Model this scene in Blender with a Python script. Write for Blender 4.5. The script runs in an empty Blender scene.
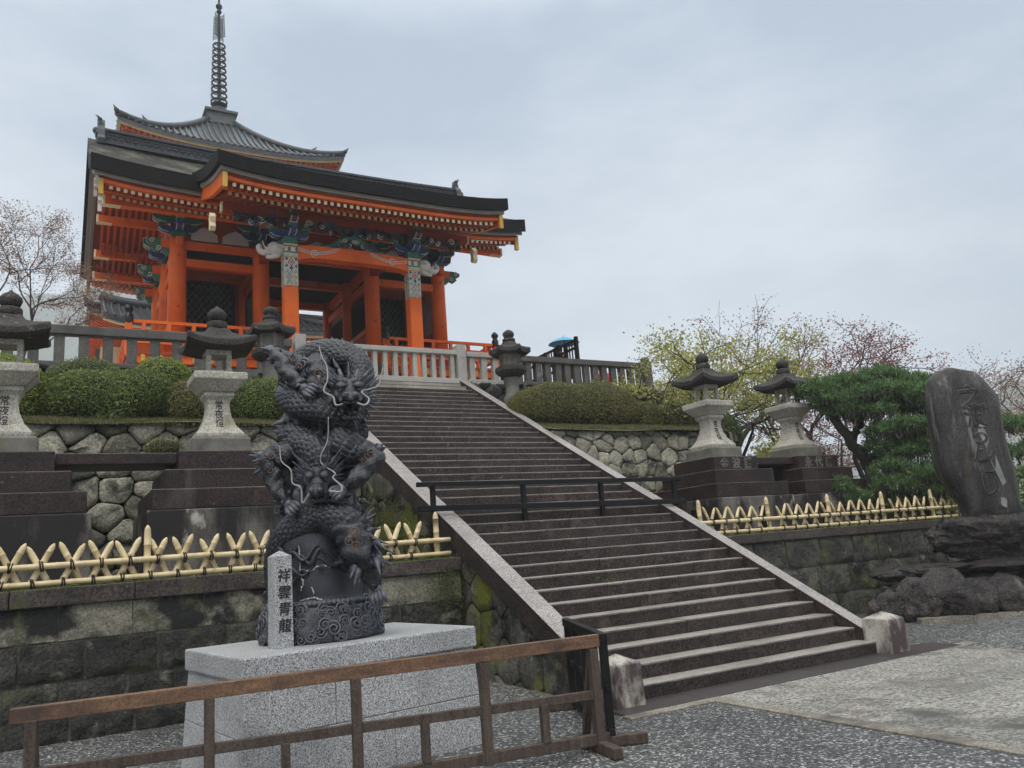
import bpy, math, random
import numpy as np
from mathutils import Vector, Matrix
R = math.radians
rng = np.random.default_rng(11)
random.seed(11)
scene = bpy.context.scene
COL = scene.collection

# ---------------------------------------------------------------- camera
CAM_F, CAM_C = 801.065, np.array([-9.25334, -7.12574, 1.63946])
YAW, PITCH, ROLL = 0.5268, 0.2049278, -0.0763347
_f = np.array([math.sin(YAW)*math.cos(PITCH), math.cos(YAW)*math.cos(PITCH), math.sin(PITCH)])
_r0 = np.array([math.cos(YAW), -math.sin(YAW), 0.0])
_u0 = np.cross(_r0, _f)
_r = math.cos(ROLL)*_r0 + math.sin(ROLL)*_u0
_u = -math.sin(ROLL)*_r0 + math.cos(ROLL)*_u0
cd = bpy.data.cameras.new('camera')
cam = bpy.data.objects.new('camera', cd); COL.objects.link(cam)
cd.sensor_width = 36.0; cd.sensor_fit = 'HORIZONTAL'
cd.lens = CAM_F/1024*36.0
cd.clip_start = 0.05; cd.clip_end = 20000
m = Matrix(((_r[0], _u[0], -_f[0], CAM_C[0]), (_r[1], _u[1], -_f[1], CAM_C[1]), (_r[2], _u[2], -_f[2], CAM_C[2]), (0, 0, 0, 1)))
cam.matrix_world = m
scene.camera = cam

# ---------------------------------------------------------------- light
SUN_EL, SUN_AZ = R(55), R(215)     # high soft light from behind-left of the camera
wd = bpy.data.worlds.new('World'); scene.world = wd; wd.use_nodes = True
nt = wd.node_tree; nt.nodes.clear()
out = nt.nodes.new('ShaderNodeOutputWorld'); bg = nt.nodes.new('ShaderNodeBackground')
sky = nt.nodes.new('ShaderNodeTexSky'); sky.sky_type = 'NISHITA'; sky.sun_disc = False
sky.sun_elevation = SUN_EL; sky.sun_rotation = SUN_AZ; sky.air_density = 1.0; sky.dust_density = 2.0
tc = nt.nodes.new('ShaderNodeTexCoord'); mp = nt.nodes.new('ShaderNodeMapping'); mp.inputs['Scale'].default_value = (1.0, 1.0, 2.6)
mp.inputs['Rotation'].default_value = (0.15, 0.1, 0.4)
nz = nt.nodes.new('ShaderNodeTexNoise'); nz.inputs['Scale'].default_value = 1.8; nz.inputs['Detail'].default_value = 6; nz.inputs['Roughness'].default_value = 0.52
cr = nt.nodes.new('ShaderNodeValToRGB')
cr.color_ramp.elements[0].position = 0.40; cr.color_ramp.elements[0].color = (3.4, 4.5, 6.05, 1)
cr.color_ramp.elements[1].position = 0.60; cr.color_ramp.elements[1].color = (6.6, 7.5, 8.7, 1)
mx = nt.nodes.new('ShaderNodeMix'); mx.data_type = 'RGBA'; mx.inputs[0].default_value = 0.93
L = nt.links.new
L(tc.outputs['Generated'], mp.inputs['Vector']); L(mp.outputs[0], nz.inputs['Vector']); L(nz.outputs['Fac'], cr.inputs['Fac'])
L(sky.outputs[0], mx.inputs[6]); L(cr.outputs[0], mx.inputs[7]); L(mx.outputs[2], bg.inputs['Color'])
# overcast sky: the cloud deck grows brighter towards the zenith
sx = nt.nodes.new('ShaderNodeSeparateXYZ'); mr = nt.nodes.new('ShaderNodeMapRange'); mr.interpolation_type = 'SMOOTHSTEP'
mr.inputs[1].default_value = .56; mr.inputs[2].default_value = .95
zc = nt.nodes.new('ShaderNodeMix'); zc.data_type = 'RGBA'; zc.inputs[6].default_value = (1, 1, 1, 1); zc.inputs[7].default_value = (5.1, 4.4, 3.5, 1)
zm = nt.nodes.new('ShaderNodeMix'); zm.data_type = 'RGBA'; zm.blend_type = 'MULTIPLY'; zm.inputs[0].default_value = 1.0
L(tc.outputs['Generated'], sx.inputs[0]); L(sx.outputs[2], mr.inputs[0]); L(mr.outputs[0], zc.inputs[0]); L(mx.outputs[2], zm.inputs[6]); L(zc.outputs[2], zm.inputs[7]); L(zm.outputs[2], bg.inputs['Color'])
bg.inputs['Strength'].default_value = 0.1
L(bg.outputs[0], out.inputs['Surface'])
sl = bpy.data.lights.new('sun', 'SUN'); sl.energy = 1.9; sl.angle = R(25); sl.color = (1.0, 0.95, 0.88)
so = bpy.data.objects.new('sun', sl); COL.objects.link(so)
sd = Vector((math.sin(SUN_AZ)*math.cos(SUN_EL), math.cos(SUN_AZ)*math.cos(SUN_EL), math.sin(SUN_EL)))
so.rotation_euler = sd.to_track_quat('Z', 'Y').to_euler(); so.location = (0, -20, 40)
vs = scene.view_settings
vs.view_transform = 'Standard'; vs.look = 'None'; vs.gamma = 1; vs.exposure = 0.0; vs.use_curve_mapping = False
scene.cycles.max_bounces = 6; scene.cycles.diffuse_bounces = 3; scene.cycles.volume_bounces = 4; scene.cycles.transparent_max_bounces = 4

# ---------------------------------------------------------------- survey helper: a bearing from the camera to a real spot at a given ground distance
FH = np.array([math.sin(YAW), math.cos(YAW), 0.0]); RH = np.array([math.cos(YAW), -math.sin(YAW), 0.0])
def sight(px, py, depth):
    v = _f + _r*(px-512)/CAM_F - _u*(py-384)/CAM_F
    return CAM_C + v*(depth/np.dot(FH, v))

# ---------------------------------------------------------------- materials
def _nodes(name):
    mt = bpy.data.materials.new(name); mt.use_nodes = True
    n = mt.node_tree; n.nodes.clear()
    o = n.nodes.new('ShaderNodeOutputMaterial'); b = n.nodes.new('ShaderNodeBsdfPrincipled')
    n.links.new(b.outputs[0], o.inputs['Surface'])
    g = n.nodes.new('ShaderNodeNewGeometry')
    return mt, n, b, g
def _noise(n, g, scale, detail=5, rough=.55, stretch=None, src='Position'):
    t = n.nodes.new('ShaderNodeTexNoise'); t.inputs['Scale'].default_value = scale; t.inputs['Detail'].default_value = detail
    t.inputs['Roughness'].default_value = rough
    if stretch:
        mpn = n.nodes.new('ShaderNodeMapping'); mpn.inputs['Scale'].default_value = stretch
        n.links.new(g.outputs[src], mpn.inputs[0]); n.links.new(mpn.outputs[0], t.inputs['Vector'])
    else:
        n.links.new(g.outputs[src], t.inputs['Vector'])
    return t.outputs['Fac']
def _ramp(n, fac, stops):
    r = n.nodes.new('ShaderNodeValToRGB'); e = r.color_ramp.elements
    e[0].position, e[0].color = stops[0][0], (*stops[0][1], 1)
    e[1].position, e[1].color = stops[-1][0], (*stops[-1][1], 1)
    for p, c in stops[1:-1]:
        k = e.new(p); k.color = (*c, 1)
    n.links.new(fac, r.inputs[0]); return r.outputs[0]
def _mix(n, fac, a, b, mode='MIX'):
    x = n.nodes.new('ShaderNodeMix'); x.data_type = 'RGBA'; x.blend_type = mode
    for sock, val in ((x.inputs[0], fac), (x.inputs[6], a), (x.inputs[7], b)):
        if isinstance(val, (int, float)): sock.default_value = val
        elif isinstance(val, tuple): sock.default_value = (*val, 1)
        else: n.links.new(val, sock)
    return x.outputs[2]
def _step(n, fac, lo, hi):
    r = n.nodes.new('ShaderNodeMapRange'); r.inputs[1].default_value = lo; r.inputs[2].default_value = hi
    n.links.new(fac, r.inputs[0]); return r.outputs[0]
def _mul(n, a, b):
    q = n.nodes.new('ShaderNodeMath'); q.operation = 'MULTIPLY'
    for s, v in ((q.inputs[0], a), (q.inputs[1], b)):
        if isinstance(v, (int, float)): s.default_value = v
        else: n.links.new(v, s)
    return q.outputs[0]
def mat(name, c1, c2=None, scale=4, rough=.7, bump=.3, bscale=None, speck=None, stain=None, stains=None, island=0, moss=None, metal=0, stretch=None, spec=.5, moss_sheen=None, bdist=.02, voro=None, edge=None):
    """stone/wood/paint: two-tone noise, optional fine speckle, blotchy stain, per-piece tone and moss"""
    mt, n, b, g = _nodes(name)
    c2 = c2 or tuple(x*.7 for x in c1)
    f = _noise(n, g, scale, stretch=stretch)
    col = _ramp(n, f, [(.3, c2), (.7, c1)])
    if island:
        q = _ramp(n, g.outputs['Random Per Island'], [(0, (1-island,)*3), (1, (1+island*.7,)*3)])
        col = _mix(n, 1.0, col, q, 'MULTIPLY')
    if speck:                       # (scale, contrast)
        s = _noise(n, g, speck[0], 2, .7)
        q = _ramp(n, s, [(.36, (1-speck[1],)*3), (.64, (1+speck[1],)*3)])
        col = _mix(n, 1.0, col, q, 'MULTIPLY')
    for st in ([stain] if stain else []) + (stains or []):      # (colour, scale, lo, hi, stretch)
        s = _noise(n, g, st[1], 6, .6, st[4] if len(st) > 4 else None)
        col = _mix(n, _step(n, s, st[2], st[3]), col, st[0])
    if moss:                        # (colour, scale, lo, hi)
        s = _noise(n, g, moss[1], 7, .65)
        col = _mix(n, _step(n, s, moss[2], moss[3]), col, moss[0])
    if moss_sheen:                      # tone on upward faces: moss on coping, painted wet sheen on pedestals
        sp = n.nodes.new('ShaderNodeSeparateXYZ'); n.links.new(g.outputs['Normal'], sp.inputs[0])
        s = _noise(n, g, moss_sheen[1], 6, .6)
        col = _mix(n, _mul(n, _step(n, sp.outputs[2], .55, .85), _step(n, s, moss_sheen[2], moss_sheen[3])), col, moss_sheen[0])
    if edge:                        # highlights and wear painted on convex edges (colour, lo, hi)
        col = _mix(n, _step(n, g.outputs['Pointiness'], edge[1], edge[2]), col, edge[0])
    n.links.new(col, b.inputs['Base Color'])
    b.inputs['Roughness'].default_value = rough; b.inputs['Metallic'].default_value = metal
    b.inputs['Specular IOR Level'].default_value = spec
    if bump:
        bs = _noise(n, g, bscale or scale*8, 6, .65, stretch)
        if voro:
            v = n.nodes.new('ShaderNodeTexVoronoi'); v.inputs['Scale'].default_value = voro; n.links.new(g.outputs['Position'], v.inputs['Vector'])
            bs = _mul(n, v.outputs['Distance'], 1.0)
        bp = n.nodes.new('ShaderNodeBump'); bp.inputs['Strength'].default_value = bump; bp.inputs['Distance'].default_value = bdist
        n.links.new(bs, bp.inputs['Height']); n.links.new(bp.outputs[0], b.inputs['Normal'])
    return mt
def leafmat(name, stops, rough=.55, trans=.25):
    mt, n, b, g = _nodes(name)
    f = _noise(n, g, .9, 3)
    ad = n.nodes.new('ShaderNodeMath'); ad.operation = 'MULTIPLY_ADD'; ad.inputs[1].default_value = .55; n.links.new(g.outputs['Random Per Island'], ad.inputs[0])
    n.links.new(_mul(n, f, .45), ad.inputs[2])
    col = _ramp(n, ad.outputs[0], stops)
    n.links.new(col, b.inputs['Base Color']); b.inputs['Roughness'].default_value = rough; b.inputs['Specular IOR Level'].default_value = .3
    t = n.nodes.new('ShaderNodeBsdfTranslucent'); n.links.new(col, t.inputs[0])
    ms = n.nodes.new('ShaderNodeMixShader'); ms.inputs[0].default_value = trans
    o = [x for x in n.nodes if x.type == 'OUTPUT_MATERIAL'][0]
    n.links.new(b.outputs[0], ms.inputs[1]); n.links.new(t.outputs[0], ms.inputs[2]); n.links.new(ms.outputs[0], o.inputs['Surface'])
    return mt

M = {}
# ground and stones
M['granite_clean'] = mat('granite_clean', (.38, .38, .38), (.29, .29, .295), 1.5, .55, .25, 60, speck=(95, .8), bdist=.004, stain=((.2, .2, .2), .9, .55, .8))
M['granite_pale'] = mat('granite_pale', (.52, .49, .43), (.34, .32, .28), 2.2, .75, .5, 40, speck=(70, .25), stain=((.12, .11, .1), 1.7, .52, .78), bdist=.01)
M['granite_post'] = mat('granite_post', (.5, .47, .41), (.36, .33, .29), 3, .75, .4, 50, speck=(90, .3), stain=((.06, .04, .04), 2.6, .47, .6, (1, 1, .5)), bdist=.006)
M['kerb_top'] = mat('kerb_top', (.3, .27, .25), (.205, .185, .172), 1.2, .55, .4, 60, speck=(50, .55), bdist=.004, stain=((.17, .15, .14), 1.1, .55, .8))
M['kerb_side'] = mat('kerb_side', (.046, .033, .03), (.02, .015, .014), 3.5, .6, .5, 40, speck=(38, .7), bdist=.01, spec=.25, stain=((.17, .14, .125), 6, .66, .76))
M['nosing'] = mat('nosing', (.2, .175, .16), (.1, .085, .078), 2.2, .5, .3, 60, speck=(50, .4), bdist=.004, stain=((.05, .04, .037), 2.0, .52, .7))
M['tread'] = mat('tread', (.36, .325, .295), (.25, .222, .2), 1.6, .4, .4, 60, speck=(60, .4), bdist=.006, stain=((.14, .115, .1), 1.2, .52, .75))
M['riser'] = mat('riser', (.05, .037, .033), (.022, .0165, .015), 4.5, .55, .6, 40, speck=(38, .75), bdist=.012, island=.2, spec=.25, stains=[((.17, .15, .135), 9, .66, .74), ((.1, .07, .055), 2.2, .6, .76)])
M['riser_pale'] = mat('riser_pale', (.36, .33, .28), (.2, .18, .155), 1.6, .7, .4, 50, speck=(70, .3), bdist=.006, island=.12, stain=((.07, .06, .055), 2.5, .56, .75))
M['pedestal_dark'] = mat('pedestal_dark', (.038, .0225, .0205), (.0145, .0095, .009), 2.6, .5, .5, 30, speck=(36, .7), bdist=.01, spec=.3, stains=[((.14, .125, .11), 7, .68, .76), ((.09, .075, .065), 1.6, .62, .78, (1, 1, .35))], moss_sheen=((.2, .185, .16), 1.2, .4, .6))  # paler tier tops: sheen of wet stone put into the colour
M['pedestal_stained'] = mat('pedestal_stained', (.2, .18, .16), (.075, .065, .06), 1.6, .65, .6, 24, speck=(50, .35), bdist=.012, stains=[((.018, .015, .015), 1.5, .4, .52, (1, 1, .35)), ((.4, .38, .34), 3.2, .62, .7, (1, 1, .5))], spec=.3)
M['lantern_pale'] = mat('lantern_pale', (.46, .43, .36), (.33, .31, .265), 2.4, .8, .45, 45, speck=(40, .35), bdist=.012, stains=[((.14, .13, .11), 3.2, .55, .74), ((.2, .19, .11), 2.0, .6, .74)], island=.06)
M['lantern_dark'] = mat('lantern_dark', (0.051, 0.0435, 0.0398), (0.027, 0.024, 0.0225), 2.4, .7, .6, 40, speck=(36, .7), bdist=.012, stain=((.24, .225, .2), 7, .63, .75), spec=0.25)
M['lantern_mid'] = mat('lantern_mid', (0.198, 0.189, 0.162), (0.09, 0.0855, 0.0765), 3.2, .8, .5, 45, speck=(70, .3), bdist=.01, moss=((.13, .14, .08), 4, .55, .7), spec=0.3)
M['ashlar'] = mat('ashlar', (.075, .07, .058), (.026, .025, .022), 2.6, .6, 1.0, 12, speck=(30, .5), island=.45, bdist=.06, spec=.3, stains=[((.2, .19, .15), 3.2, .6, .7), ((.011, .011, .011), 1.9, .53, .63)], moss=((.07, .085, .02), 2.4, .62, .74))
M['ashlar_right'] = mat('ashlar_right', (0.1, 0.096, 0.0784), (0.04, 0.04, 0.0344), 2.2, .7, 1.0, 12, speck=(30, .45), island=.4, bdist=.05, stains=[((.022, .022, .02), 2.0, .55, .66), ((.22, .21, .18), 4, .63, .72)], moss=((.1, .105, .035), 1.4, .55, .72), spec=0.25)
M['ashlar_pale'] = mat('ashlar_pale', (.26, .24, .185), (.13, .122, .092), 2.6, .75, .8, 20, speck=(35, .35), island=.3, bdist=.03, spec=.3, stains=[((.016, .016, .015), 1.6, .46, .56), ((.08, .085, .035), 3, .56, .7)])
M['coping'] = mat('coping', (.085, .066, .059), (.036, .028, .026), 3.0, .6, .6, 30, speck=(36, .6), island=.2, bdist=.012, spec=.25, stains=[((.2, .19, .16), 6, .64, .74), ((.06, .07, .025), 1.6, .58, .7)], moss_sheen=((.06, .09, .015), 2.2, .36, .52))
M['boulder'] = mat('boulder', (0.405, 0.378, 0.297), (0.1755, 0.1688, 0.135), 2.6, .85, 1.0, 10, speck=(28, .35), island=.5, bdist=.05, stains=[((.045, .045, .04), 2.5, .54, .66), ((.42, .42, .36), 5, .64, .72)], moss=((.09, .1, .02), 1.3, .57, .7), spec=0.3)
M['boulder_dark'] = mat('boulder_dark', (0.084, 0.0805, 0.0735), (0.035, 0.035, 0.0336), 2.0, .8, .8, 12, speck=(40, .2), island=.5, bdist=.04, stain=((.28, .27, .24), 3, .64, .75), spec=0.25)
M['side_stone'] = mat('side_stone', (0.16, 0.15, 0.125), (0.05, 0.048, 0.042), 2.2, .7, 1.0, 9, speck=(30, .35), bdist=.05, island=.35, stains=[((.36, .34, .28), 2.4, .58, .66), ((.018, .018, .018), 1.7, .5, .6)], moss=((.11, .12, .015), 1.2, .5, .62), spec=0.25)
M['mortar'] = mat('mortar', (.15, .145, .11), (.07, .07, .052), 4, .9, .8, 20, speck=(40, .4), bdist=.02, stain=((.03, .03, .025), 2, .5, .65), moss=((.07, .085, .02), 2.2, .55, .7))
M['earth'] = mat('earth', (.05, .042, .034), (.028, .024, .02), 3, .95, .6, 20)
M['rock_wet'] = mat('rock_wet', (0.0525, 0.042, 0.039), (0.0165, 0.0142, 0.0142), 2.2, .32, 1.0, 6, speck=(24, .6), bdist=.14, island=.25, stains=[((.2, .165, .155), 2.6, .6, .74)], moss=((.07, .065, .02), 1.6, .64, .78), spec=0.4)
M['stele'] = mat('stele', (.062, .056, .054), (.022, .0195, .019), 1.8, .45, 1.0, 8, speck=(30, .5), bdist=.04, stretch=(2.4, 2.4, .4), spec=.35, stains=[((.2, .19, .175), 1.9, .56, .68, (2.4, 2.4, .35)), ((.16, .115, .05), 1.1, .62, .74, (2.5, 2.5, .22))])
M['ink'] = mat('ink', (.012, .012, .012), (.008, .008, .008), 5, .6, 0)
M['stele_patch'] = mat('stele_patch', (.24, .245, .22), (.15, .15, .135), 5, .7, .4)
M['lichen_white'] = mat('lichen_white', (.6, .58, .55), (.45, .44, .42), 8, .8, .3)
# gravel-set paving
def gravel():
    mt, n, b, g = _nodes('gravel')
    v = n.nodes.new('ShaderNodeTexVoronoi'); v.inputs['Scale'].default_value = 50; n.links.new(g.outputs['Position'], v.inputs['Vector'])
    sp = n.nodes.new('ShaderNodeSeparateColor'); n.links.new(v.outputs['Color'], sp.inputs[0])
    c = _ramp(n, sp.outputs[0], [(0, (.035, .035, .037)), (.45, (.05, .05, .052)), (.8, (.125, .125, .122)), (1, (.45, .44, .41))])
    big = _noise(n, g, .35, 4)
    c = _mix(n, 1.0, c, _ramp(n, big, [(.35, (.75, .75, .76)), (.65, (1.25, 1.24, 1.22))]), 'MULTIPLY')
    n.links.new(c, b.inputs['Base Color'])
    n.links.new(_step(n, big, .75, .35), b.inputs['Roughness'])
    r_ = n.nodes.new('ShaderNodeMapRange'); r_.inputs[1].default_value = .35; r_.inputs[2].default_value = .7; r_.inputs[3].default_value = .34; r_.inputs[4].default_value = .6
    n.links.new(big, r_.inputs[0]); n.links.new(r_.outputs[0], b.inputs['Roughness'])
    bp = n.nodes.new('ShaderNodeBump'); bp.inputs['Strength'].default_value = .9; bp.inputs['Distance'].default_value = .012; bp.invert = True
    n.links.new(v.outputs['Distance'], bp.inputs['Height']); n.links.new(bp.outputs[0], b.inputs['Normal'])
    return mt
M['gravel'] = gravel()
M['path'] = mat('path', (.3, .283, .25), (.175, .165, .148), 1.1, .5, 1.0, 50, speck=(36, .7), island=.14, bdist=.014, stains=[((.075, .07, .062), 1.0, .53, .66), ((.14, .105, .075), 1.7, .58, .7)])
M['path_edge'] = mat('path_edge', (.25, .225, .18), (.15, .135, .11), 2.5, .6, .5, 50, speck=(45, .5), bdist=.006, stain=((.08, .065, .055), 1.6, .48, .66))
M['gutter'] = mat('gutter', (0.056, 0.044, 0.0416), (0.036, 0.0296, 0.0288), 1.5, .42, .4, 50, speck=(60, .4), bdist=.006, island=.2, spec=0.4)
M['court'] = mat('court', (.36, .33, .28), (.25, .23, .2), .8, .8, .3, 40)
M['soil_grass'] = mat('soil_grass', (.13, .125, .055), (.085, .075, .045), 2.5, .95, .6, 30, speck=(40, .4))
M['forest_floor'] = mat('forest_floor', (.1, .085, .045), (.06, .055, .028), 1.5, .95, .6, 30)
M['hill'] = mat('hill', (.05, .075, .05), (.035, .05, .04), .01, .95, .4, .06, bdist=4)
# wood, bamboo, metal
M['wood_brown'] = mat('wood_brown', (.2, .105, .055), (.085, .045, .027), 3, .5, .4, 30, bdist=.005, stretch=(1, 4, 6), stains=[((.035, .022, .017), 2.2, .5, .68), ((.3, .21, .14), 5, .64, .75, (.5, 4, 6))], speck=(50, .3))
M['wood_grey'] = mat('wood_grey', (0.0975, 0.0713, 0.0562), (0.045, 0.0338, 0.0285), 3, .55, .35, 30, bdist=.005, stretch=(7, 7, .7), speck=(60, .3), spec=0.25)
M['wood_black'] = mat('wood_black', (0.014, 0.0126, 0.0126), (0.0084, 0.0077, 0.0077), 3, .4, .3, 30, bdist=.004, stretch=(6, 6, .8), spec=0.2)
M['barrier_black'] = mat('barrier_black', (0.008, 0.0085, 0.01), (0.0055, 0.006, 0.007), 3, .35, .2, 40, bdist=.003, spec=0.2)
M['bamboo'] = mat('bamboo', (.7, .57, .35), (.52, .4, .21), 3.2, .45, .25, 60, island=.22, bdist=.003, stain=((.32, .22, .1), 5, .6, .75))
M['twine'] = mat('twine', (.022, .018, .015), (.014, .012, .01), 10, .8, .3)
# gate
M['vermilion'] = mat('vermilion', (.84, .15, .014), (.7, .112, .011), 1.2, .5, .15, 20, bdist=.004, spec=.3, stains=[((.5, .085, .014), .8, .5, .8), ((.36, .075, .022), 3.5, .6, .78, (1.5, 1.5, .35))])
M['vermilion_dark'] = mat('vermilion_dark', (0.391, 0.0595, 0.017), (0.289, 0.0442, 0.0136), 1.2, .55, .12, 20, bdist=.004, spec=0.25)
M['cream'] = mat('cream', (.85, .72, .45), (.74, .61, .38), 2, .6, .1)
M['ochre'] = mat('ochre', (.6, .36, .05), (.48, .28, .04), 2, .6, .1)
M['plaster'] = mat('plaster', (.62, .58, .55), (.5, .46, .44), 2, .8, .1)
M['bark'] = mat('bark', (0.048, 0.044, 0.0376), (0.024, 0.0224, 0.02), 1.2, .8, 1.0, 10, speck=(14, .5), bdist=.06, moss=((.12, .118, .085), 1.4, .46, .62), spec=0.2)
M['bark_edge'] = mat('bark_edge', (0.0085, 0.0077, 0.008), (0.0045, 0.0043, 0.0045), 1.5, .6, .9, 3, bdist=.03, stretch=(1, 1, 22), speck=(30, .3), spec=0.1)
M['board_grey'] = mat('board_grey', (.27, .235, .2), (.19, .165, .14), 1.5, .7, .2)
M['tile'] = mat('tile', (0.0595, 0.063, 0.07), (0.035, 0.0371, 0.042), 2, .38, .3, 30, island=.2, bdist=.006, spec=0.35)
M['black_lacquer'] = mat('black_lacquer', (0.0098, 0.0098, 0.0105), (0.007, 0.007, 0.0077), 2, .35, .05, spec=0.3)
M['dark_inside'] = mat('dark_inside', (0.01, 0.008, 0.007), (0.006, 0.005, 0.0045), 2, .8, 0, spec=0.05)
M['lattice_green'] = mat('lattice_green', (.08, .17, .13), (.055, .12, .09), 2, .5, .1)
M['paint_blue'] = mat('paint_blue', (.03, .075, .25), (.02, .05, .17), 6, .55, .1)
M['paint_green'] = mat('paint_green', (.04, .19, .13), (.03, .12, .085), 6, .55, .1)
M['paint_red'] = mat('paint_red', (.42, .05, .035), (.3, .04, .03), 6, .55, .1)
M['paint_white'] = mat('paint_white', (.7, .66, .62), (.58, .54, .5), 6, .6, .1)
M['paint_purple'] = mat('paint_purple', (.14, .06, .07), (.08, .04, .055), 6, .6, .1)
M['brocade_ground'] = mat('brocade_ground', (.62, .58, .5), (.5, .5, .4), 14, .6, .05, stain=((.3, .38, .25), 22, .55, .6))
M['bronze_green'] = mat('bronze_green', (.1, .115, .11), (.055, .065, .065), 3, .5, .2, metal=.3)
M['bronze_dark'] = mat('bronze_dark', (0.027, 0.03, 0.03), (0.018, 0.0198, 0.0198), 3, .45, .2, metal=.4, spec=0.3)
# plants
M['azalea'] = leafmat('azalea', [(.1, (0.054, 0.081, 0.019)), (.45, (0.114, 0.158, 0.035)), (.75, (0.184, 0.233, 0.058)), (.95, (0.311, 0.343, 0.115))])
M['azalea_brown'] = leafmat('azalea_brown', [(.1, (0.061, 0.067, 0.022)), (.4, (0.130, 0.143, 0.040)), (.65, (0.199, 0.172, 0.064)), (.95, (0.277, 0.191, 0.100))])
M['azalea_bright'] = leafmat('azalea_bright', [(.1, (0.097, 0.144, 0.024)), (.5, (0.196, 0.254, 0.040)), (.95, (0.332, 0.388, 0.080))])
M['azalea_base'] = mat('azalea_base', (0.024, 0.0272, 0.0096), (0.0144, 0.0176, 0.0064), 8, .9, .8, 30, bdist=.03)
M['grass'] = leafmat('grass', [(.1, (.06, .07, .02)), (.5, (.13, .125, .05)), (.95, (.26, .23, .12))])
M['moss'] = leafmat('moss', [(.1, (.04, .06, .008)), (.5, (.085, .115, .015)), (.95, (.14, .16, .03))])
M['pine'] = leafmat('pine', [(.1, (0.041, 0.089, 0.030)), (.5, (0.094, 0.172, 0.059)), (.95, (0.209, 0.315, 0.115))], trans=.15)
M['maple_yellow'] = leafmat('maple_yellow', [(.1, (0.172, 0.183, 0.043)), (.5, (0.359, 0.365, 0.093)), (.95, (0.597, 0.547, 0.170))], trans=.4)
M['maple_red'] = leafmat('maple_red', [(.1, (.14, .05, .045)), (.5, (.26, .1, .085)), (.95, (.4, .2, .16))], trans=.35)
M['cherry'] = leafmat('cherry', [(.1, (0.221, 0.128, 0.102)), (.5, (0.357, 0.238, 0.204)), (.8, (0.272, 0.212, 0.085)), (.95, (0.468, 0.383, 0.357))], trans=.3)
M['shrub_green'] = leafmat('shrub_green', [(.1, (0.046, 0.078, 0.019)), (.5, (0.104, 0.150, 0.039)), (.95, (0.221, 0.234, 0.078))])
M['bark_tree'] = mat('bark_tree', (.075, .062, .05), (.035, .03, .027), 6, .9, .7, 30, bdist=.01)

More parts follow.
